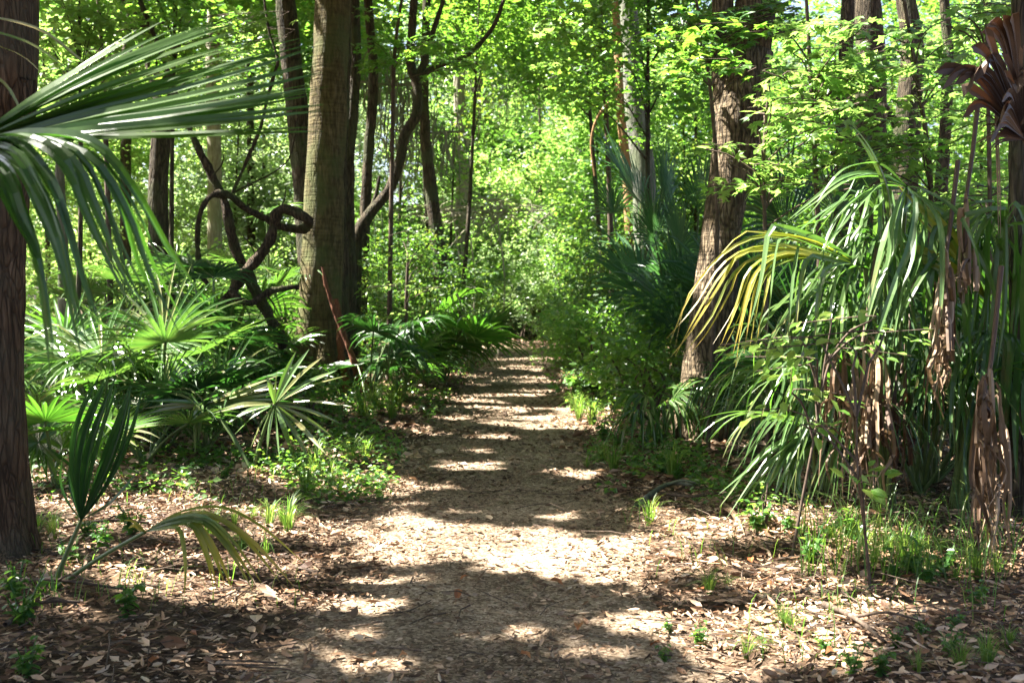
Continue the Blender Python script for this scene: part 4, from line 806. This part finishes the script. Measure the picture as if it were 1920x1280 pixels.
f = part('frond', strips(lo, .012, 25, m=14, nrm=(-.62, -.55, .57), bias=.15, start=.4, tip=.6, twist=.35), M['palm'], root)
part('petiole', [petiole(b, at(*H3), .012)], M['petiole'], f, smooth=True)
def droopfan(root, hx, hy, d, x0, x1, ybot, n, hw, mat, sd, rise=30, bias=.2, dj=.12):
    r_ = np.random.default_rng(sd); pl_ = []
    for k in range(n):
        t = (k+r_.random())/n; x = x0+(x1-x0)*t; yb = hy+(ybot-hy)*r_.uniform(.35, 1.05)*(1-.25*abs(2*t-1)); xm = hx+(x-hx)*.55
        pl_.append([(hx, hy, d),(hx+(x-hx)*.3, hy-rise*(.5+r_.random()), d-.05),(xm, hy-rise*.4+r_.normal()*10, d-.1+r_.normal()*dj),(x, (hy+yb)/2+r_.normal()*12, d-.12+r_.normal()*dj),(x+(x-hx)*.12+r_.normal()*12, yb, d-.1+r_.normal()*dj)])
    f = part('frond', strips(pl_, hw, sd, m=15, nrm=(-.62, -.55, .57), bias=bias, start=.45, tip=.6, twist=.4), M[mat], root)
    part('petiole', [petiole(root_loc(root)+r_.normal(size=3)*.03*np.array((1, 1, 0)), at(hx, hy, d), .012)], M['petiole'], f, smooth=True)
droopfan(root, 1590, 560, 6.35, 1420, 1640, 780, 18, .012, 'palm', 61)
droopfan(root, 1660, 470, 6.4, 1500, 1780, 740, 20, .013, 'palm', 62)
droopfan(root, 1690, 600, 6.5, 1560, 1800, 840, 15, .012, 'palmdark', 63)
droopfan(root, 1560, 680, 6.6, 1400, 1660, 900, 20, .012, 'palm', 64)
droopfan(root, 1650, 400, 6.5, 1470, 1700, 620, 16, .014, 'palmlit', 65, rise=50)
H4 = (1480,840,6.5)
lo = []
for k in range(16):
    lo.append([(1590,800,6.5),(1500+rng.normal()*14, 812+k*3, 6.4),(1430+k*5, 850+k*5, 6.35),(1340+k*14+rng.normal()*8, 955+rng.normal()*10, 6.3)])
part('frond', strips(lo, .013, 26, m=14, nrm=(-.62, -.55, .57), bias=.2, start=.4, tip=.5, twist=.35), M['palmlit'], root)

# right-hand palm with dark blades
b = gpt(1800, 6.9); root = thing('drooping_palm', b, 'dark drooping palm at the right with yellow-edged broad blades', 'palm')
for (hx, hy, pts_, mt, hw, sd, bi) in [
  (1850,560,[[(1750,420),(1680,350)],[(1760,450),(1700,390)],[(1745,470),(1640,450)],[(1770,500),(1660,445)],[(1790,450),(1730,370)]],'palmyellow',.022,31,.15),
  (1880,430,[[(1840,390),(1800,470),(1790,620)],[(1860,400),(1820,520),(1810,700)],[(1900,380),(1935,450),(1950,600)],[(1870,380),(1760,420),(1740,560),(1730,640)],[(1890,400),(1880,560),(1875,680)],[(1850,400),(1770,440),(1700,540),(1660,640)],[(1860,410),(1850,560),(1830,700)],[(1900,420),(1905,560),(1900,720)]],'palm',.022,32,.3),
  (1850,620,[[(1820,640),(1790,720),(1775,840)],[(1860,640),(1840,740),(1820,860)],[(1880,640),(1880,760),(1870,900)],[(1800,640),(1740,700),(1700,800)],[(1900,640),(1910,760),(1915,900)]],'palmdark',.022,33,.4)]:
    pl_ = []
    for p in pts_:
        for q in range(2): pl_.append([(hx, hy, 6.5)]+[(x+q*14+rng.normal()*5, y+q*9+rng.normal()*5, 6.35+.1*rng.normal()) for x, y in p])
    f = part('frond', strips(pl_, hw, sd, nrm=(-.62, -.55, .57), bias=bi, start=.4), M[mt], root)
    part('petiole', [petiole(b+rng.normal(size=3)*.03*np.array((1, 1, 0)), at(hx, hy, 6.5), .016)], M['petiole'], f, smooth=True)

droopfan(root, 1840, 470, 6.6, 1720, 1960, 800, 18, .014, 'palm', 66)
droopfan(root, 1800, 620, 6.7, 1690, 1930, 920, 14, .013, 'palmdark', 67)
droopfan(root, 1880, 700, 6.6, 1760, 1990, 980, 12, .013, 'palmdark', 68)
# dead fronds hanging in bunches
def deadbunch(px, py, d, ybot, wpx, n, label, seed, hw=.016, mat='dead', lean=0):
    p = at(px, py, d); root = thing('dead_frond', p, label, 'dead palm frond', 'dead palm fronds hanging on the right')
    r_ = np.random.default_rng(seed); pl_ = []; px0, py0, d0 = px, py, d
    for k in range(n):
        o = r_.uniform(-1, 1)
        if k % max(1, n//7) == 0: px, py, d = px0+(r_.normal()*wpx*.34 if k else 0), py0+r_.uniform(5, 130)*(k > 0), d0+r_.normal()*.07
        yb = py+(ybot-py)*r_.uniform(.3, 1.04); x1 = px+o*wpx*.5
        pl_.append([(px, py, d),(px+o*wpx*.30, py-14+r_.normal()*10, d-.03+r_.normal()*.06),(x1, py+45+r_.normal()*26, d-.05+r_.normal()*.1),(x1+r_.normal()*6+lean*.4, (py+yb)/2, d-.05+r_.normal()*.08),(x1+r_.normal()*9+lean*.8, (py+2*yb)/3, d-.05+r_.normal()*.08),(x1+r_.normal()*14+lean, yb, d-.04+r_.normal()*.10)])
    part('blade', strips(pl_, hw, seed, m=18, fold=.6, nrm=(-.4, -.9, .2), twist=.4, bias=.0, start=.25, tip=.3, rv=r_.random(n)**1.3*.9), M[mat], root)
    part('petiole', [petiole(p+np.array((.16, .22, .62)), p, .011, -.06)], M['deadred'], root, smooth=True)
    return root
deadbunch(1615, 655, 6.0, 960, 66, 48, 'pale brown dead frond bunch hanging below the bright drooping palm', 41, .0125, lean=-6)
deadbunch(1770, 500, 6.0, 790, 30, 28, 'narrow dead frond bunch hanging highest between two palms', 42, .0105, lean=-14)
deadbunch(1852, 722, 5.5, 1085, 52, 44, 'broad dead frond bunch hanging lowest near the right edge', 43, .0125, lean=4)
deadbunch(1690, 700, 6.5, 930, 40, 16, 'thin dead frond bunch in shade right of the pale bunch', 44, .012, mat='deadred')
deadbunch(1810, 380, 6.2, 560, 22, 10, 'short folded dead blades high under the brown dead fan', 45, .014)
# broad brown fan top right
p = at(1922, 262, 5.2); root = thing('dead_frond', p, 'broad brown dead fan with curled edges hanging in the top right corner', 'dead palm frond', 'dead palm fronds hanging on the right')
def pfan(x, y, d, L, spr, n, fuse, cup, sd, droop=.45):
    a = at(x, y, d)-p; return frond(p, a, (.15, -1, .25), L, spr, n, fuse, droop, .55, cup=cup, fold=.3, m=12, seed=sd, wid=1.2, lenj=.10, tipdroop=.5)
part('blade', [pfan(1815, 70, 5.0, .72, .40, 13, .93, .12, 1)], M['deadred'], root)
part('blade', [pfan(1865, 120, 4.85, .56, .42, 12, .93, .1, 2)], M['deadred'], root)
part('blade', [pfan(1935, 110, 4.9, .44, .34, 10, .9, .25, 3)], M['deadred'], root)
part('blade', [pfan(1830, 235, 5.05, .34, .26, 14, .45, .05, 4)], M['deadred'], root)
part('petiole', [petiole(at(1985,420,5.3), p, .014)], M['deadred'], root, smooth=True)
for k, (pl_, lab) in enumerate([([(1868,120,5.1),(1866,220,5.1),(1870,330,5.1),(1872,440,5.1)], 'thin dry strand hanging down from the brown dead fan')]):
    q = at(*pl_[0]); tag(build('dry_strand', strips([pl_, [(a+4, b_+6, c) for a, b_, c in pl_]], .007, 55, bias=.5), M['dead'], loc=q), lab, 'dry strand')
# ------------------------------------------------------------------ saplings with star-shaped leaves, layered sprays
def sapling(pts, d, sprays, label, leaf='spring', tpl=STAR, size=.11, per=26, seed=1, name='sapling', spread=.32, group='saplings right of the path', stem_r=.012, wid=1.0, bark='twig'):
    r_ = np.random.default_rng(seed)
    P = trunkline(pts, d); b = P[0][:3].copy(); b[2] = gz(b[0], b[1]); root = thing(name, b, label, 'sapling', group)
    parts = []; limb(parts, P, 24, 7, .04, seed); Q = resample(P, 24); lv = []
    for (px, py, dd, ang, ln) in sprays:
        e = at(px, py, d+dd); s = Q[int(np.clip(np.argmin(np.linalg.norm(Q[:, :3]-(e+np.array((0, 0, -.25))), axis=1)), 2, 23))][:3]
        dv = nz(np.array((math.cos(R(ang)), r_.normal()*.3, math.sin(R(ang))*.6-.1))); a = e-dv*ln*.5; c = e+dv*ln*.5
        br = resample(np.array([s, (s+a)/2+np.array((0, 0, .05)), a, c]), 12)
        parts.append(tube(br, np.linspace(.008, .002, 12), 4))
        n = per; t = r_.random(n); side = np.where(r_.random(n) < .5, -1, 1)
        perp = nz(np.cross(dv, (0, 0, 1.0)))
        pos = a+(c-a)*t[:, None]+perp*(side*r_.random(n)*spread*.6)[:, None]+np.stack([0*t, 0*t, r_.normal(size=n)*.03-.05*np.abs(t-.4)], -1)
        D = nz(dv*.6+perp*side[:, None]*.8+r_.normal(size=(n, 3))*.3+np.array((0, 0, -.25)))
        Nn = nz(np.array((0, -.15, 1.0))+r_.normal(size=(n, 3))*.3)
        kp = clear(pos); m_ = int(kp.sum())
        if m_: lv.append(leaves(pos[kp], D[kp], Nn[kp], size*r_.uniform(.6, 1.2, m_), tpl, r_.random(m_), wid))
    part('stem', parts, M[bark], root, smooth=True); part('foliage', lv, M[leaf], root)
    return root
r2 = random.Random(5)
def spr(boxes, seed):
    q = random.Random(seed); out = []
    for (x0, y0, x1, y1, n) in boxes:
        for k in range(n): out.append((q.uniform(x0, x1), q.uniform(y0, y1), q.uniform(-.7, .7), q.choice([180, 0, 170, 10, 195]), q.uniform(.4, .8)))
    return out
sapling([(1440,830,9),(1436,500,8),(1432,300,7),(1440,180,5)], 8.2, spr([(1385,270,1500,360,9),(1440,180,1560,260,9)],1), 'sapling with star-shaped leaves in front of the forked brown trunk', seed=1, size=.10)
sapling([(1540,800,12),(1535,450,10),(1520,150,8),(1510,-40,6)], 8.8, spr([(1480,20,1640,140,10),(1450,110,1600,220,10),(1560,190,1700,300,7)],2), 'tall sapling with sunlit star-shaped leaves above the bright drooping palm', seed=2, size=.11, per=30)
sapling([(1740,700,12),(1745,350,10),(1720,150,8),(1690,-30,6)], 9.4, spr([(1620,30,1800,130,10),(1680,140,1800,260,7),(1600,240,1760,330,8),(1780,300,1900,400,5)],3), 'tall sapling with leafy layers right of the three dark trunks', seed=3, size=.11, per=30)
sapling([(1330,780,9),(1345,400,8),(1330,150,7),(1300,-30,5)], 9.6, spr([(1270,20,1420,110,12),(1310,90,1360,140,4),(1400,0,1500,60,6)],4), 'sapling with leafy sprays crossing the fork of the brown trunk', leaf='green', seed=4, size=.11, per=30)
sapling([(1860,650,10),(1855,300,8),(1850,50,6),(1850,-60,5)], 8.0, spr([(1790,0,1920,60,9),(1860,330,1920,420,4)],5), 'sapling with leafy sprays around the brown dead fan', leaf='spring', seed=5, size=.10)
sapling([(1150,600,12),(1140,300,10),(1130,100,8),(1125,-40,6)], 19, spr([(1030,0,1200,110,16),(1090,110,1200,200,8),(1010,120,1080,170,3)],6), 'slim tree with star-shaped leaves over the right of the path', leaf='spring', seed=6, size=.16, per=40, spread=.7)
sapling([(210,700,12),(200,300,10),(190,80,8),(180,-40,6)], 13, spr([(80,20,270,120,12),(380,30,540,160,9),(180,120,260,180,3)],7), 'slim tree with light leaves behind the stiff upper frond on the left', leaf='yellow', seed=7, size=.13, per=40, spread=.6, group='saplings left of the path')
sapling([(730,600,10),(735,300,8),(740,100,7),(760,-40,5)], 17, spr([(690,20,760,120,6),(820,90,900,140,5),(760,60,860,110,4)],8), 'slim tree with green leaves around the fork of the crooked tree', leaf='green', seed=8, size=.13, per=36, spread=.6, group='saplings left of the path')
sapling([(760,660,8),(762,560,7),(765,480,5)], 16.5, spr([(720,430,800,520,6),(700,500,790,600,6)],9), 'leafy young sapling before the glossy-leaved shrub', leaf='spring', tpl=K7, seed=9, size=.09, per=36, spread=.5, group='saplings left of the path')
# low seedlings
sapling([(1638,1168,6.5),(1622,1000,5.5),(1608,880,4.5),(1606,780,3)], 4.94, [(1614,885,-.12,90,.05),(1622,905,-.12,0,.05),(1550,630,.2,180,.5),(1500,650,.2,180,.45),(1450,640,.3,180,.4),(1430,770,.3,180,.2),(1545,800,.2,0,.2)], 'thin dark-stemmed seedling with lime leaves in the right foreground', tpl=K7, size=.078, per=11, seed=11, spread=.22, wid=1.5, stem_r=.006)
sapling([(1500,960,6),(1530,800,5),(1545,690,4),(1560,600,3)], 5.7, [(1420,640,-.1,180,.4),(1460,670,-.1,170,.35),(1560,600,0,180,.45),(1640,660,.1,0,.4),(1700,620,.1,20,.3),(1540,735,-.1,0,.3),(1470,690,0,180,.3)], 'arching leafy seedling in front of the pale brown dead frond bunch', tpl=K7, size=.085, per=13, seed=12, spread=.25, wid=1.2)
sapling([(1432,985,5),(1436,940,4),(1440,905,3)], 6.3, [(1430,940,0,180,.15),(1450,925,0,0,.15),(1420,960,0,180,.15)], 'small leafy seedling at the edge of the palm shade right of the path', tpl=K7, size=.05, per=20, seed=13, spread=.15)

# ------------------------------------------------------------------ grass tufts, weeds, ground cover
def tuftmesh(n, h, w_, seed, mat, out=.6):
    r_ = np.random.default_rng(seed); parts = []
    for k in range(n):
        a = r_.random()*6.283; o = np.array((math.cos(a), math.sin(a), 0)); l = h*r_.uniform(.5, 1.1); q = r_.uniform(.2, out)
        P = resample(np.array([o*.015, o*l*q*.35+np.array((0, 0, l*.6)), o*l*q+np.array((0, 0, l*r_.uniform(.95-.75*q/1.2, 1.0-.3*q)))]), 6)
        lat = np.cross(o, (0, 0, 1.0)); t = np.linspace(0, 1, 6); hw = (w_*(1-t**2)+.0005)[:, None]
        V = np.stack([P-lat*hw, P+lat*hw], 1).reshape(-1, 3); i = np.arange(5)[:, None]*2
        F = np.concatenate([i, i+1, i+3, i+2], 1); parts.append((V, F, r_.random()))
    return parts
def weedmesh(n, h, size, seed):
    r_ = np.random.default_rng(seed); parts = []
    for k in range(n):
        a = r_.random()*6.283; o = np.array((math.cos(a), math.sin(a), 0)); l = h*r_.uniform(.5, 1.1)
        P = resample(np.array([[0, 0, -.01], o*l*.15+np.array((0, 0, l*.5)), o*l*.4+np.array((0, 0, l))]), 5); parts.append(tube(P, .0022, 4, a=.2))
        m = 6; t = r_.uniform(.3, 1, m); pos = np.array([P[min(4, int(x*4+.5))] for x in t])
        parts.append(leaves(pos, rhor(m, .3), rdir(m, 1.2), size*r_.uniform(.6, 1.2, m), K7, r_.random(m), 1.4))
    return parts
tmpl = []
for k in range(5): tmpl.append(build('grass_tuft', tuftmesh(34+8*k, .18+.025*k, .0022, 60+k, None, 1.15), M['grass'], loc=(0, 0, 0)))
wt = []
for k in range(4): wt.append(build('leafy_weed', weedmesh(7+2*k, .12+.02*k, .042, 80+k), M['green'], loc=(0, 0, 0)))
used = set()
def place(t, px, py, s, label, group, cat):
    g_ = gpx(px, py); o = t
    if t.name in used: o = t.copy(); COL.objects.link(o)
    else: used.add(t.name)
    o.location = (g_[0], g_[1], gz(g_[0], g_[1])); o.rotation_euler = (0, 0, rng.random()*6.28); o.scale = (s,)*3
    tag(o, label, cat, group); return o
GT = [(440,985),(475,975),(505,990),(530,985),(455,1035),(500,1045),(100,1010),(70,1000),(540,1000),(395,1010),(620,905),(660,865),(685,860),(590,890),(575,930),(640,930)]
for i, (px, py) in enumerate(GT): place(tmpl[i % 5], px, py, rng.uniform(.6, 1.2) if py > 950 else rng.uniform(.9, 1.5), 'grass tuft in the leaf litter on the left side of the path', 'grass tufts left of the path', 'grass')
GT = [(715,775),(735,785),(700,770),(680,785),(745,770),(800,720),(840,690)]
for i, (px, py) in enumerate(GT): place(tmpl[i % 5], px, py, rng.uniform(1.6, 2.4), 'bright grass tuft on the verge at the foot of the ringed trunk', 'grass tufts by the ringed trunk', 'grass')
GT = [(1100,880),(1130,870),(1150,885),(1085,790),(1110,800),(1180,860),(1218,985),(1075,770),(1260,900)]
for i, (px, py) in enumerate(GT): place(tmpl[i % 5], px, py, rng.uniform(1.0, 1.7), 'grass tuft on the right verge short of the forked brown trunk', 'grass tufts on the right verge', 'grass')
GT = [(1470,1175),(1400,1235),(1430,1225),(1485,1185),(1330,1115),(1365,1105),(1640,1060),(1665,1045),(1700,1070),(1720,1050),(1745,1075),(1690,1035),(1760,1040),(1790,1095),(1830,1085),(1870,1075),(1620,1030),(1890,1215),(1850,1255),(1800,1260),(1720,1265),(1500,1010),(1560,1020),(1590,1010)]
for i, (px, py) in enumerate(GT): place(tmpl[i % 5], px, py, rng.uniform(.4, .8) if py > 1090 else rng.uniform(.7, 1.3), 'grass tuft in the leaf litter in the right foreground', 'grass tufts in the right foreground', 'grass')
WD = [(1480,1000),(1440,985),(1420,1000),(1520,1060),(1560,1010),(1600,1020),(1680,1090),(1715,1085),(1740,1100),(1770,1080),(1680,1215),(1730,1200),(1790,1185),(1650,1265),(1600,1270),(1780,1230),(1830,1140),(1545,1225),(1245,1245),(1310,1215),(1255,1190)]
for i, (px, py) in enumerate(WD): place(wt[i % 4], px, py, rng.uniform(.5, .9) if py > 1150 else rng.uniform(.9, 1.4), 'leafy weed sprouting from the litter in the right foreground', 'leafy weeds in the right foreground', 'weed')
WD = [(690,800),(705,815),(560,830),(600,850),(520,900),(480,880),(560,900),(420,900),(380,880),(160,1010),(190,1035),(250,1010),(130,1060),(235,1155),(30,1130),(40,1180),(50,1270),(660,760),(770,740),(810,710)]
for i, (px, py) in enumerate(WD): place(wt[i % 4], px, py, rng.uniform(.8, 1.3), 'leafy weed sprouting from the litter on the left side of the path', 'leafy weeds on the left', 'weed')
WD = [(1090,760),(1110,775),(1130,830),(1160,840),(1190,880),(1220,830),(1240,890),(1120,720),(1085,735),(1180,780),(1200,800),(1300,920),(1270,905)]
for i, (px, py) in enumerate(WD): place(wt[i % 4], px, py, rng.uniform(1.1, 1.8), 'leafy weed on the right verge of the path', 'leafy weeds on the right verge', 'weed')

def cover(boxes, size, seed, h):
    r_ = np.random.default_rng(seed); out = []
    for (x0, y0, x1, y1, n) in boxes:
        px = r_.uniform(x0, x1, n); py = r_.uniform(y0, y1, n); q = np.array([gpx(a, b) for a, b in zip(px, py)])
        k = vn(q[:, 0]*1.6, q[:, 1]*1.6, 77) > .38; q = q[k & (np.abs(q[:, 0]-pcx(q[:, 1])) > .8)]; n = len(q)
        pos = np.column_stack([q, gh(q[:, 0], q[:, 1])+.02+h*r_.random(n)**1.5])
        out.append(leaves(pos, rhor(n, .3), rdir(n, 1.0), size*r_.uniform(.5, 1.3, n), K4, r_.random(n), 1.3))
    return out
g = build('ground_cover', cover([(330,800,760,950,5200),(620,690,890,830,5600),(40,760,420,940,2600),(820,670,930,700,700)], .055, 1, .16), M['green'])
tag(g, 'low green ground cover on the left verge of the path', 'ground cover', kind='stuff')
g = build('ground_cover', cover([(1060,700,1320,930,5200),(1050,660,1200,720,1800),(1300,860,1500,960,900)], .055, 2, .16), M['green'])
tag(g, 'low green ground cover on the right verge of the path', 'ground cover', kind='stuff')
# fine undergrowth grass seen as one mass under the palms on the right
out = []
for k in range(260):
    px, py = rng.uniform(1500, 1900), rng.uniform(985, 1100); q = gpx(px, py); l = rng.uniform(.15, .42); a = rng.random()*6.28; o = np.array((math.cos(a), math.sin(a), 0)); b0 = np.array((q[0], q[1], gz(q[0], q[1])))
    P = resample(np.array([b0, b0+o*l*.25+np.array((0, 0, l*.7)), b0+o*l*.8+np.array((0, 0, l*.75))]), 6); lat = np.cross(o, (0, 0, 1.)); hw = (.003*(1-np.linspace(0, 1, 6)**2)+.0004)[:, None]
    V = np.stack([P-lat*hw, P+lat*hw], 1).reshape(-1, 3); i = np.arange(5)[:, None]*2; out.append((V, np.concatenate([i, i+1, i+3, i+2], 1), rng.random()))
for k in range(900):
    px, py = (rng.uniform(1100, 1900), rng.uniform(960, 1270)) if k % 2 else (rng.uniform(20, 700), rng.uniform(850, 1150)); q = gpx(px, py)
    if vn(q[0]*1.7, q[1]*1.7, 91) < .45 or abs(q[0]-pcx(q[1])) < .85: continue
    l = rng.uniform(.05, .2); a = rng.random()*6.28; o = np.array((math.cos(a), math.sin(a), 0)); b0 = np.array((q[0], q[1], gz(q[0], q[1])))
    P = resample(np.array([b0, b0+o*l*.25+np.array((0, 0, l*.7)), b0+o*l*.8+np.array((0, 0, l*.75))]), 6); lat = np.cross(o, (0, 0, 1.)); hw = (.0022*(1-np.linspace(0, 1, 6)**2)+.0003)[:, None]
    V = np.stack([P-lat*hw, P+lat*hw], 1).reshape(-1, 3); i = np.arange(5)[:, None]*2; out.append((V, np.concatenate([i, i+1, i+3, i+2], 1), rng.random()))
g = build('undergrowth_grass', out, M['grass']); tag(g, 'thin grass blades scattered through the litter and under the hanging dead fronds', 'grass', kind='stuff')

# ------------------------------------------------------------------ fallen sticks, dead fronds on the ground, big leaves
def stick(pts, r, label, group='fallen sticks in the leaf litter', mat='twig', fork=True):
    P = np.array([np.append(gpx(x, y), 0) for x, y in pts]); P[:, 2] = gh(P[:, 0], P[:, 1])+r+.03+np.array([.0, .03, .01, .02, .0])[:len(P)]
    b = P[0]; parts = [tube(resample(P, 16), np.linspace(r, r*.5, 16), 7, .12, 3)]
    if fork and len(P) > 2:
        parts.append(tube(resample(np.array([P[1], P[1]+np.array((.10, -.10, .05)), P[1]+np.array((.22, -.15, .03))]), 8), np.linspace(r*.6, r*.25, 8), 5))
    tag(build('stick', parts, M[mat], loc=b, smooth=True), label, 'stick', group)
stick([(225,930),(290,925),(350,935),(400,955)], .009, 'pale forked stick lying behind the young palm on the left')
stick([(120,1000),(200,998),(280,995)], .012, 'pale straight stick beside the left foreground trunk')
stick([(20,1105),(110,1115),(240,1125)], .010, 'thin stick lying across the litter under the young palm')
stick([(205,1205),(206,1240),(198,1275)], .005, 'curved thin twig in the bottom left shade')
stick([(10,1190),(80,1160),(150,1150)], .012, 'brown stick at the left edge of the picture')
stick([(1195,960),(1250,930),(1300,925)], .025, 'thick short branch on the litter right of the path', mat='bark_grey')
stick([(1240,935),(1300,950),(1340,940)], .012, 'pale bent stick behind the curled dead frond on the right')
stick([(1545,1150),(1600,1190),(1660,1230)], .014, 'brown stick in the right foreground litter')
stick([(1840,1160),(1870,1190),(1890,1230)], .006, 'curved wiry twig at the right edge')
stick([(1590,1010),(1650,990),(1720,975)], .012, 'pale stick under the hanging dead fronds')
stick([(1660,940),(1740,930),(1830,960)], .014, 'brown stick in the deep shade under the right palms', mat='bark_brown')
stick([(1520,950),(1450,900),(1400,930)], .006, 'thin wiry twig in front of the low drooping palm')
for k, (pts, lab) in enumerate([([(1300,950),(1330,945),(1365,965),(1385,990)], 'pale curled piece of dead palm frond right of the path'), ([(1640,870),(1700,850),(1760,890)], 'brown dead palm blade lying under the right palms'), ([(1680,900),(1740,880),(1800,930)], 'second brown dead palm blade lying deeper under the right palms'), ([(300,905),(330,900),(365,930)], 'brown dead palm blade on the ground behind the young palm'), ([(420,1140),(480,1110),(530,1125)], 'grey dead palm blade in the litter at the left edge of the path')]):
    pl_ = []
    for j in range(7):
        q = []
        for i, (x, y) in enumerate(pts):
            g_ = gpx(x, min(y+j*3, 1279)); q.append((x+j*2, y+j*3-6-(8 if 0 < i < len(pts)-1 else 0), g_[1]))
        pl_.append(q)
    q0 = gpx(*pts[0]); tag(build('dead_palm_blade', strips(pl_, .018, 300+k, m=10, nrm=(0, -.4, 1), bias=.45), M['dead'] if k != 1 else M['deadred'], loc=(q0[0], q0[1], 0)), lab, 'dead palm frond')
big = [(1320,1122),(1390,1125),(1440,1115),(1300,1035),(1250,1110),(1555,1145),(1740,1180),(1790,1160),(1690,1120),(1500,1200),(1605,1180),(1850,1170),(1410,1070),(1450,1130),(1560,1250),(1350,1060),(1200,1045),(205,1100),(325,1115),(480,1170),(360,1200),(120,1200),(240,1215),(600,1150),(880,1095),(755,1245),(975,1250),(680,1215),(1085,1190),(1150,1170),(1030,1110),(920,985),(860,1120),(560,1220),(300,1260),(1130,1255),(1240,1225)]
bt = []
for k in range(4):
    r_ = np.random.default_rng(900+k); curl = K7[0].copy(); curl[:, 2] *= [2.2, -2.5, 3.5, 1.2][k]; curl[:, 1] *= [1.3, 1.6, 1.1, 1.8][k]; curl[:, 2] -= curl[:, 2].min()-.05
    t_ = leaves(np.zeros((1, 3)), np.array([[1., 0, 0]]), np.array([[0, 0, 1.]]), .1, (curl, K7[1]), np.array([.2+.2*k]))
    bt.append(build('fallen_leaf', [t_], M['orange'] if k in (0, 2) else M['litter'], loc=(0, 0, 0)))
for i, (px, py) in enumerate(big):
    o = place(bt[i % 4], px, py, rng.uniform(.6, 1.05), ['curled rust-orange fallen leaf lying on the litter', 'tan fallen leaf lying on the litter'][i % 2], ['orange fallen leaves', 'tan fallen leaves'][i % 2], 'fallen leaf')
    o.scale = (rng.uniform(.45, .8),)*3; o.location.z += .03; o.rotation_euler = (rng.normal()*.25, rng.normal()*.25, rng.random()*6.28)
